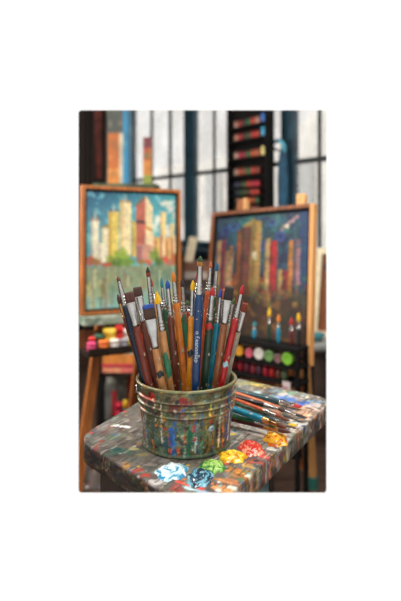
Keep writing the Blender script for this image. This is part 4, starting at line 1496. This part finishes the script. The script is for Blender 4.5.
upright('tall abstract canvas with an orange bar and blue edge on the dark cabinet', 106.5, 131.5, 96, zc_ + .08, .016,
        [(0, 0, 1, 1, (48, 50, 46)), (.02, .0, .55, .42, (54, 60, 56)), (.04, .42, .5, 1, (158, 84, 26)), (.04, .82, .5, 1, (176, 106, 36)), (.5, .0, .78, .4, (64, 64, 60)), (.5, .42, .7, 1, (176, 168, 146)), (.66, .0, 1, 1, (28, 112, 150)), (.86, 0, 1, 1, (20, 70, 94))], 'abstract_canvas', 'canvas')
upright('narrow red and orange canvas on the right end of the dark cabinet', 143, 151.5, 137, zc_ + .06, .016,
        [(0, 0, 1, 1, (160, 90, 36)), (0, 0, 1, .22, (96, 36, 44)), (0, .22, .6, .5, (150, 60, 34)), (0, .5, 1, .8, (176, 110, 40)), (.2, .35, .7, .45, (90, 100, 50)), (0, .8, 1, 1, (120, 130, 50))], 'narrow_canvas', 'canvas')

# hanging dark curtain and old coat left of the cabinet
M_curt = mat('dark_curtain', rgb(44, 36, 32), .95, var=.4, scale=20, stretch=(8, 8, .5))
zz = 3.6
mb = MB()
vs = []
n = 60
xa, xb = pxs(60, zz), pxs(103, zz)
for j in range(2):
    for i in range(n + 1):
        vs.append((xa + (xb - xa) * i / n, zz + .03 * math.sin(i * .9) + .012 * math.sin(i * 2.3), .25 + j * 2.4))
fs = [(i, i + 1, n + 2 + i, n + 1 + i) for i in range(n)]
mb.add(vs, fs, smooth=True)
o = mb.build('curtain', M_curt)
o.modifiers.new('thick', 'SOLIDIFY').thickness = .006
tag(o, 'dark brown hanging curtain in the far left corner', 'curtain')
mb = MB()
mb.tube([(xa - .05, zz, 2.66), (xb + .12, zz, 2.66)], .012)
o = mb.build('curtain_rail', M_black)
tag(o, 'black rail the dark curtain hangs from', 'curtain rail')
mb = MB()
xs0, xs1 = pxs(96, zz - .12), pxs(100, zz - .12)
mb.tube([(xs0, zz - .12, 2.6), (xs0 + .01, zz - .12, 1.9), (xs1, zz - .12, 1.3)], [.02, .03, .022])
o = mb.build('rolled_cloth', mat('dark_red_cloth', rgb(92, 40, 32), .9, var=.5, scale=14))
tag(o, 'dark red rolled cloth hanging in front of the dark curtain', 'cloth')

# ------------------------------------------------------------------ tall rack of paint bottles between the windows
RL, RR = P(227, 0, 3.15), P(266, 0, 2.86)
RL.z = RR.z = 0
RU = (RR - RL)
RW = RU.length
RU.normalize()
RNv = Vector((RU.y, -RU.x, 0))
if RNv.y > 0:
    RNv = -RNv
MR = Matrix((RU, -RNv, Vector((0, 0, 1)))).transposed().to_4x4()
MR.translation = RL
rack = thing('bottle_rack', 'tall black rack of small paint bottles between the two windows', 'rack', M=MR)
RD = .055
RTOP = 1.82
MB().span((0, RD - .01, 0), (RW, RD, RTOP)).build('back_panel', M_black, rack, local=True)
for x in (0, RW - .012):
    MB().span((x, 0, 0), (x + .012, RD - .01, RTOP)).build('side_panel', M_black, rack, local=True)
zmid = (RL.y + RR.y) / 2
rows = [122, 135.5, 154, 171, 184, 192, 200, 208]
ROWC = [[(196, 150, 130), (170, 40, 40), (60, 44, 40), (40, 110, 60), (206, 60, 44), (206, 150, 130)],
        [(206, 150, 120), (190, 40, 44), (90, 40, 40), (50, 90, 50), (196, 44, 40), (200, 70, 50)],
        [(206, 170, 150), (186, 28, 50), (150, 30, 60), (40, 110, 60), (206, 90, 40), (206, 110, 80)],
        [(196, 160, 140), (196, 70, 50), (150, 90, 50), (40, 110, 60), (196, 60, 40), (150, 60, 40)],
        [(50, 60, 90), (60, 50, 50), (60, 100, 50), (206, 60, 44), (196, 44, 60), (206, 40, 60)],
        [(40, 50, 70), (40, 80, 60), (80, 90, 40), (90, 60, 40), (206, 60, 50), (190, 60, 44)],
        [(60, 66, 60), (50, 90, 70), (60, 80, 50), (206, 60, 40), (206, 90, 50), (60, 100, 60)],
        [(60, 66, 60), (60, 50, 50), (90, 50, 40), (60, 90, 70), (150, 60, 40), (90, 60, 50)]]
CN = lambda c: ('blue' if c[2] > c[0] and c[2] > c[1] + 15 else 'green' if c[1] > c[0] + 8 else 'red' if c[0] > 150 and c[1] < 75 else 'orange' if c[0] > 185 and c[1] < 125 else 'beige' if c[0] > 180 else 'brown' if c[0] > c[1] + 25 else 'dark')
POSN = ['first', 'second', 'third', 'fourth', 'fifth', 'sixth']
ROWN = ['top', 'second', 'third', 'fourth', 'fifth', 'sixth', 'seventh', 'eighth']
for ri, y in enumerate(rows):
    zc2 = CZ + (HY - y) / FP * zmid
    hb_ = .036 if ri < 4 else .03
    base = zc2 - hb_ / 2
    MB().span((.012, 0, base - .01), (RW - .012, RD - .01, base)).build('shelf', M_black, rack, local=True)
    for ci, c in enumerate(ROWC[ri]):
        x = .07 + ci * .037
        p = MR @ Vector((x, .019, base))
        jar('%s paint bottle, %s from the left in the %s row of the black rack' % (CN(c), POSN[ci], ROWN[ri]), p, .0165, hb_, jc(tuple(int(v * .82) for v in c)), jc(tuple(int(v * .7) for v in c)), 'small bottles in the rack', name='paint_bottle', cat='bottle', lid=.25)
for y, c, nm, ri in ((118.5, (50, 110, 190), 'blue', 'top'), (134, (60, 160, 200), 'cyan', 'second'), (153, (220, 206, 130), 'pale yellow', 'third')):
    zc2 = CZ + (HY - y) / FP * (RR.y + .02)
    p = MR @ Vector((RW - .034, .019, CZ + (HY - rows[ROWN.index(ri)]) / FP * zmid - .018))
    jar('%s round jar at the right end of the %s row of the black rack' % (nm, ri), p, .019, .046, jc(c), jc(c), 'round jars in the rack', name='round_jar')

# ------------------------------------------------------------------ teal strap coiled on a hook by the right window
hk = MW @ Vector((wu(286), -.06, CZ + (HY - 150) / FP * 2.9))
M_strap = mat('teal_strap', rgb(70, 150, 170), .6, var=.3)
M_dstrap = mat('dark_blue_cloth', rgb(24, 70, 96), .8, var=.5, scale=18)
st = thing('hanging_strap', 'pale teal strap looped over a dark blue cloth beside the right window', 'strap', hk)
mb = MB()
pts = []
for k in range(24):
    a = PI * (-.02 + 1.02 * k / 23)
    pts.append(hk + WD * (.055 * math.cos(a) - .0) + Vector((0, 0, .05 * math.sin(a) + .0)))
pts = [pts[0] + Vector((0, 0, -.06))] + pts + [pts[-1] + Vector((0, 0, -.10)) - WD * .012, pts[-1] + Vector((0, 0, -.2)) - WD * .004, pts[-1] + Vector((0, 0, -.34)) - WD * .002]
mb.tube(pts, .010)
mb.build('strap_loop', M_strap, st)
mb = MB()
c0 = hk + WD * .045
mb.loft([(-.36, .018, .014), (-.3, .032, .02), (-.15, .036, .022), (-.03, .026, .018), (.0, .014, .012)], 16, axes(WD, (0, 0, 1), c0))
mb.build('cloth', M_dstrap, st)
mb = MB()
mb.tube([hk + WN * (-.05), hk + WN * .01, hk + WN * .02 + Vector((0, 0, .015))], .005)
mb.build('hook', M_black, st)

# ------------------------------------------------------------------ right easel
pq, NQ = plane_pts(TL2, U2, V2)
e2 = thing('easel', 'pale wooden easel on the right holding the dark night painting', 'easel', to_floor(pq(W2 / 2, H2, 0), Vector((0, 0, -1))))


def a_of(px):                           # distance along the top edge for a pixel column
    s = (px - CX) / FP
    return (s * TL2.y - TL2.x) / (U2.x - s * U2.y)


for px, ex in ((237.5, .055), (298, .05)):
    a = a_of(px)
    p0 = pq(a, -ex, -.03)
    p1 = pq(a, H2 + .02, -.03)
    mb = MB()
    mb.bar(p0, pq(a, H2 + .12, -.03), .034, .024, U2)
    mb.build('upright', M_pale if px > 250 else M_easel, e2, bevel=.002)
    if px < 250:
        mb = MB()
        mb.bar(pq(a + .02, -.056, -.03), pq(a + .02, .1, -.03), .012, .026, U2)
        mb.build('upright_edge', M_pale, e2)
# outer leg right: continues the bright stile down to the floor with a teal foot
p0 = P(231, 352, 2.24)
MB().bar(p0, to_floor(p0, Vector((-.05, .05, -1))), .026, .026, U2).build('leg', M_easel, e2)
p0, p1 = P(304.5, 350, 2.07), P(313.5, 487, 2.2)
dv = (p1 - p0).normalized()
pf = to_floor(p0, dv)
mb = MB()
mb.bar(p0, pf - dv * .06, .026, .026, U2)
lo = mb.build('leg', M_pale, e2)
MB().bar(pf - dv * .06, pf, .028, .028, U2).build('painted_foot', mat('teal_foot', rgb(60, 140, 130), .6, var=.3), lo)
pa, pb = pq(a_of(228), H2 + .08, -.02), pq(a_of(306), H2 + .08, -.02)
MB().bar(pa, pb, .035, .018, V2).build('crossbar', M_easel, e2)
p0 = pq(W2 / 2, .05, -.05)
MB().bar(p0, to_floor(p0, (Vector((0, 0, -1)) - NQ * .3).normalized()), .03, .02, U2).build('rear_leg', M_easel, e2)

# ------------------------------------------------------------------ three-tier paint rack clipped in front of the right easel
zt = lambda px: 1 / (1 / TL2.y + (1 / TR2.y - 1 / TL2.y) * (px - 213) / 102.0) - .25
RA, RB_ = P(226, 343, zt(226)), P(298, 343, zt(298))
RA.z = RB_.z = 0
SU = (RB_ - RA)
SW = SU.length
SU.normalize()
SN = Vector((SU.y, -SU.x, 0))
if SN.y > 0:
    SN = -SN
MS = Matrix((SU, -SN, Vector((0, 0, 1)))).transposed().to_4x4()
MS.translation = RA
zm = (RA.y + RB_.y) / 2
srack = thing('paint_stand', 'black tiered stand of paint lids and tubes below the night painting', 'stand', M=MS)
tiers = [CZ + (HY - y) / FP * zm for y in (343.5, 361, 377)]
for z in tiers:
    MB().span((0, 0, z - .010), (SW, .075, z)).build('tier', M_black, srack, local=True)
su_ = lambda px: ((px - CX) / FP * RA.y - RA.x) / (SU.x - (px - CX) / FP * SU.y)
for x in (0, SW - .014):
    for y in (0.003, .061):
        MB().span((x + .001, y, 0), (x + .013, y + .012, tiers[0] - .003)).build('post', M_black, srack, local=True)


for px in (273, 285.5):
    x = su_(px)
    MB().span((x - .009, .03, .31), (x + .009, .048, tiers[2] - .009)).build('brace', M_pale, srack, local=True)
MB().span((.014, .026, .28), (SW - .014, .052, .31)).build('low_rail', M_black, srack, local=True)


def su(px):
    s = (px - CX) / FP
    return (s * RA.y - RA.x) / (SU.x - s * SU.y)


# lidded jars lying with lids to the front on the middle tier
for px, r, c, nm in ((229, .015, (200, 90, 40), 'rust'), (237.5, .017, (226, 160, 40), 'amber'), (247.5, .016, (206, 90, 110), 'pink'), (257.5, .020, (216, 212, 204), 'white'), (267.5, .019, (110, 150, 90), 'sage green'), (276.5, .016, (130, 96, 96), 'mauve'), (286, .021, (126, 190, 60), 'lime green')):
    p = MS @ Vector((su(px), .05, tiers[1] + r))
    M = axes(SU, SN, p)
    t = thing('paint_pot', '%s paint pot lid facing out on the middle tier of the stand' % nm, 'pot', M=M, group='paint pots on the stand')
    MB().loft([(0, r * .9, r * .9), (.03, r * .92, r * .92)], 20).build('pot_body', jc(tuple(int(v * .6) for v in c)), t, local=True)
    MB().loft([(.03, r, r), (.042, r, r), (.0445, r * .8, r * .8), (.0435, r * .7, r * .7)], 20).build('lid', jc(c), t, local=True)
k = 0
for px, c, nm in ((230, (120, 30, 36), 'dark red'), (236, (176, 40, 56), 'crimson'), (242.5, (120, 50, 70), 'plum'), (249, (160, 60, 70), 'dusty pink'), (255, (90, 60, 80), 'violet'), (261.5, (180, 40, 60), 'carmine'), (268, (190, 44, 44), 'red'), (274.5, (120, 70, 60), 'brown'), (280.5, (90, 110, 80), 'moss green')):
    p = MS @ Vector((su(px), .03, tiers[2]))
    jar('%s paint bottle on the lowest tier of the stand' % nm, p, .0105, .042, jc(c), jc(tuple(int(v * .8) for v in c)), 'bottles on the lowest tier', name='paint_bottle', cat='bottle')
# paper tag hanging at the end
p = MS @ Vector((su(287), -.004, tiers[2] - .016))
t = thing('paper_tag', 'small white and pink paper tag hanging from the lowest tier', 'tag', M=axes(SU, (0, 0, 1), p))
MB().span((-.014, -.001, -.018), (.014, .001, .02)).build('card', mat('tag_paper', rgb(206, 190, 190), .8, var=.1), t, local=True)
MB().span((-.010, -.0018, -.012), (.004, -.001, .004)).build('tag_print', mat('tag_pink', rgb(190, 110, 130), .8, var=.2), t, local=True)
# brushes standing on the top tier, resting against the painting
for px, ytop, cb, ch, nm, lean in ((247, 322, 'teal', 'turq', 'teal', .03), (262, 308, 'yellow', 'dgreen', 'tall yellow', .03), (271.5, 315, 'orange', 'turq', 'amber', .02), (284.5, 318, 'red', 'maroon', 'red', .02), (292.5, 313, 'yellow', 'black', 'yellow', .0)):
    a = MS @ Vector((su(px), .045, tiers[0] + .0005))
    h = CZ + (HY - ytop) / FP * a.y - a.z
    tpt = a + Vector((lean * .1, .012, h))
    make_brush('short brush with a %s tip standing on the top tier before the night painting' % nm, a, tpt, 'round', .013, h * .28, h * .2, .015, BRC[cb], HN[ch], 'brushes standing on the top tier', endr=.8)

# ------------------------------------------------------------------ stool with books and leaning canvas, centre background
zs = 2.9
st2 = thing('book_stool', 'dark stool behind the brushes carrying a stack of books', 'stool', (pxs(199, zs), zs + .1, 0))
stz = CZ + (HY - 318) / FP * zs
MB().span((pxs(180, zs), zs, stz - .025), (pxs(220, zs), zs + .22, stz)).build('seat', M_dark, st2, bevel=.003)
for x in (pxs(182.5, zs), pxs(217.5, zs)):
    for y in (zs + .02, zs + .2):
        MB().span((x - .012, y - .012, 0), (x + .012, y + .012, stz - .024)).build('leg', M_dark, st2)
z = stz
for k, (h, c, w, dx, nm) in enumerate(((9, (60, 52, 48), 33, 0, 'charcoal'), (7, (120, 60, 44), 31, 1, 'rust-brown'), (8, (44, 40, 40), 32, -1, 'black'), (6, (90, 84, 80), 29, 1, 'grey'), (9, (56, 46, 44), 30, 0, 'dark umber'), (7, (160, 150, 140), 27, -1, 'pale grey'), (9, (110, 70, 54), 28, 0, 'chestnut'))):
    hh = h * zs / FP
    t = thing('book', '%s book in the stack on the dark stool, %s from the bottom' % (nm, ['first', 'second', 'third', 'fourth', 'fifth', 'sixth', 'seventh'][k]), 'book', (pxs(199 + dx, zs), zs + .1, z), group='books stacked on the stool')
    x0, x1 = pxs(199 + dx - w / 2, zs), pxs(199 + dx + w / 2, zs)
    bm_ = mat('book_' + nm.replace('-', '_').replace(' ', '_'), rgb(*c), .7, var=.25)
    e = .0025
    MB().span((x0, zs + .012, z), (x1, zs + .19, z + e)).span((x0, zs + .012, z + hh - e), (x1, zs + .19, z + hh)).span((x0, zs + .010, z), (x1, zs + .013, z + hh)).build('cover', bm_, t)
    MB().span((x0 + .004, zs + .0135, z + e), (x1 - .004, zs + .185, z + hh - e)).build('pages', M_cream, t)
    z += hh
leaning('cream board leaning upright on the top book beside the left painting', Vector((pxs(188, zs), zs + .07, z)), .045, .135, .012, -.3, .0, M_cream, 'cream_board', 'board').rotation_euler = (0, math.radians(12), -.2)

# ------------------------------------------------------------------ side table, far right
zr = 2.35
sx0, sx1 = pxs(306, zr), pxs(352, zr)
stop = CZ + (HY - 352) / FP * zr
sd = thing('side_table', 'dark side table at the right edge behind the easel', 'table', ((sx0 + sx1) / 2, zr + .15, 0))
MB().span((sx0, zr, stop - .03), (sx1, zr + .3, stop)).build('table_top', M_dark, sd, bevel=.003)
for x in (sx0 + .02, sx1 - .02):
    for y in (zr + .02, zr + .28):
        MB().span((x - .015, y - .015, 0), (x + .015, y + .015, stop - .029)).build('leg', M_dark, sd)
for k, (c, nm) in enumerate((((130, 132, 130), 'lower'), ((170, 172, 168), 'upper'))):
    o = MB().span((pxs(311 + k, zr), zr + .02, stop + k * .012), (pxs(345, zr), zr + .24, stop + .012 + k * .012)).build('paper_pad', mat('pad_%d' % c[0], rgb(*c), .8, var=.2))
    tag(o, '%s of two grey paper pads on the dark side table' % nm, 'paper pad', 'paper pads on the side table')
bw = thing('bowl', 'shallow teal bowl on the paper pads at the right edge', 'bowl', (pxs(315, zr + .1), zr + .1, stop + .024))
MB().loft([(0, .018, .018), (.004, .024, .024), (.028, .046, .046), (.030, .046, .046), (.028, .042, .042), (.008, .02, .02)], 24).build('bowl_body', mat('teal_glaze', rgb(60, 128, 140), .3, var=.2), bw, local=True)
# cream picture frame leaning against the sill
zf = 2.5
bz = CZ + (HY - 338) / FP * zf
fr = thing('empty_frame', 'cream wooden picture frame leaning behind the right edge of the night painting', 'frame', M=Matrix.Translation((pxs(324, zf), zf + .02, stop + .024)) @ Matrix.Rotation(-.5, 4, 'Z') @ Matrix.Rotation(-.06, 4, 'X') @ Matrix.Rotation(.05, 4, 'Y'))
fh = CZ + (HY - 249) / FP * zf - (stop + .024)
mb = MB()
mb.span((-.055, 0, 0), (-.03, .02, fh)).span((.07, 0, 0), (.095, .02, fh)).span((-.03, 0, 0), (.07, .02, .025)).span((-.03, 0, fh - .025), (.07, .02, fh))
mb.build('frame_bars', M_cream, fr, local=True)
MB().span((-.03, .012, .025), (.07, .018, fh - .025)).build('backing', M_brownwood, fr, local=True)

# ================================================================== CAMERA, LIGHT
cam = bpy.data.cameras.new('camera')
cam.sensor_fit = 'AUTO'
cam.sensor_width = 36
cam.lens = FP / 601 * 36
cam.shift_x = (200.5 - CX) / 601
cam.shift_y = -(300.5 - HY) / 601
cam.clip_start = .01
cam.dof.use_dof = True
cam.dof.focus_distance = .88
cam.dof.aperture_fstop = 3.1
co = bpy.data.objects.new('camera', cam)
COL.objects.link(co)
co.location = (0, 0, CZ)
co.rotation_euler = (PI / 2, 0, 0)
SC.camera = co

w = bpy.data.worlds.new('overcast_sky')
SC.world = w
w.use_nodes = True
bg = w.node_tree.nodes['Background']
bg.inputs['Color'].default_value = (1.0, .985, .965, 1)
bg.inputs['Strength'].default_value = .94


def area(name, loc, target, size, energy, col=(1, 1, 1), sy=None):
    l = bpy.data.lights.new(name, 'AREA')
    l.shape = 'RECTANGLE'
    l.size = size
    l.size_y = sy or size
    l.energy = energy
    l.color = col
    o = bpy.data.objects.new(name, l)
    COL.objects.link(o)
    o.location = loc
    o.rotation_euler = (Vector(target) - Vector(loc)).to_track_quat('-Z', 'Y').to_euler()
    return o


area('added_top_key', (.55, 1.3, 2.5), (0.05, 1.0, .7), .9, 34, (1, .97, .92))  # unseen area light added above the table as key light
area('added_left_fill', (-1.2, 1.5, 2.4), (.1, 2.2, .9), .7, 18, (1, .95, .9))  # unseen fill added to brighten the left painting and the background
area('added_low_fill', (-1.35, 2.0, 1.3), (-.3, 2.6, .4), .35, 20, (1, .93, .84))  # unseen low fill added to light the boxes beneath the tray

sl = bpy.data.lights.new('hazy_sun', 'SUN')
sl.energy = 2.6
sl.angle = math.radians(12)
so = bpy.data.objects.new('hazy_sun', sl)
COL.objects.link(so)
so.location = (-6, 4, 6)
so.rotation_euler = Vector((.9, -.1, -.62)).to_track_quat('-Z', 'Y').to_euler()

SC.view_settings.view_transform = 'Standard'
SC.view_settings.look = 'None'
SC.view_settings.exposure = 0.3
SC.view_settings.gamma = 1
SC.view_settings.use_curve_mapping = False
SC.cycles.use_denoising = True
SC.cycles.max_bounces = 8
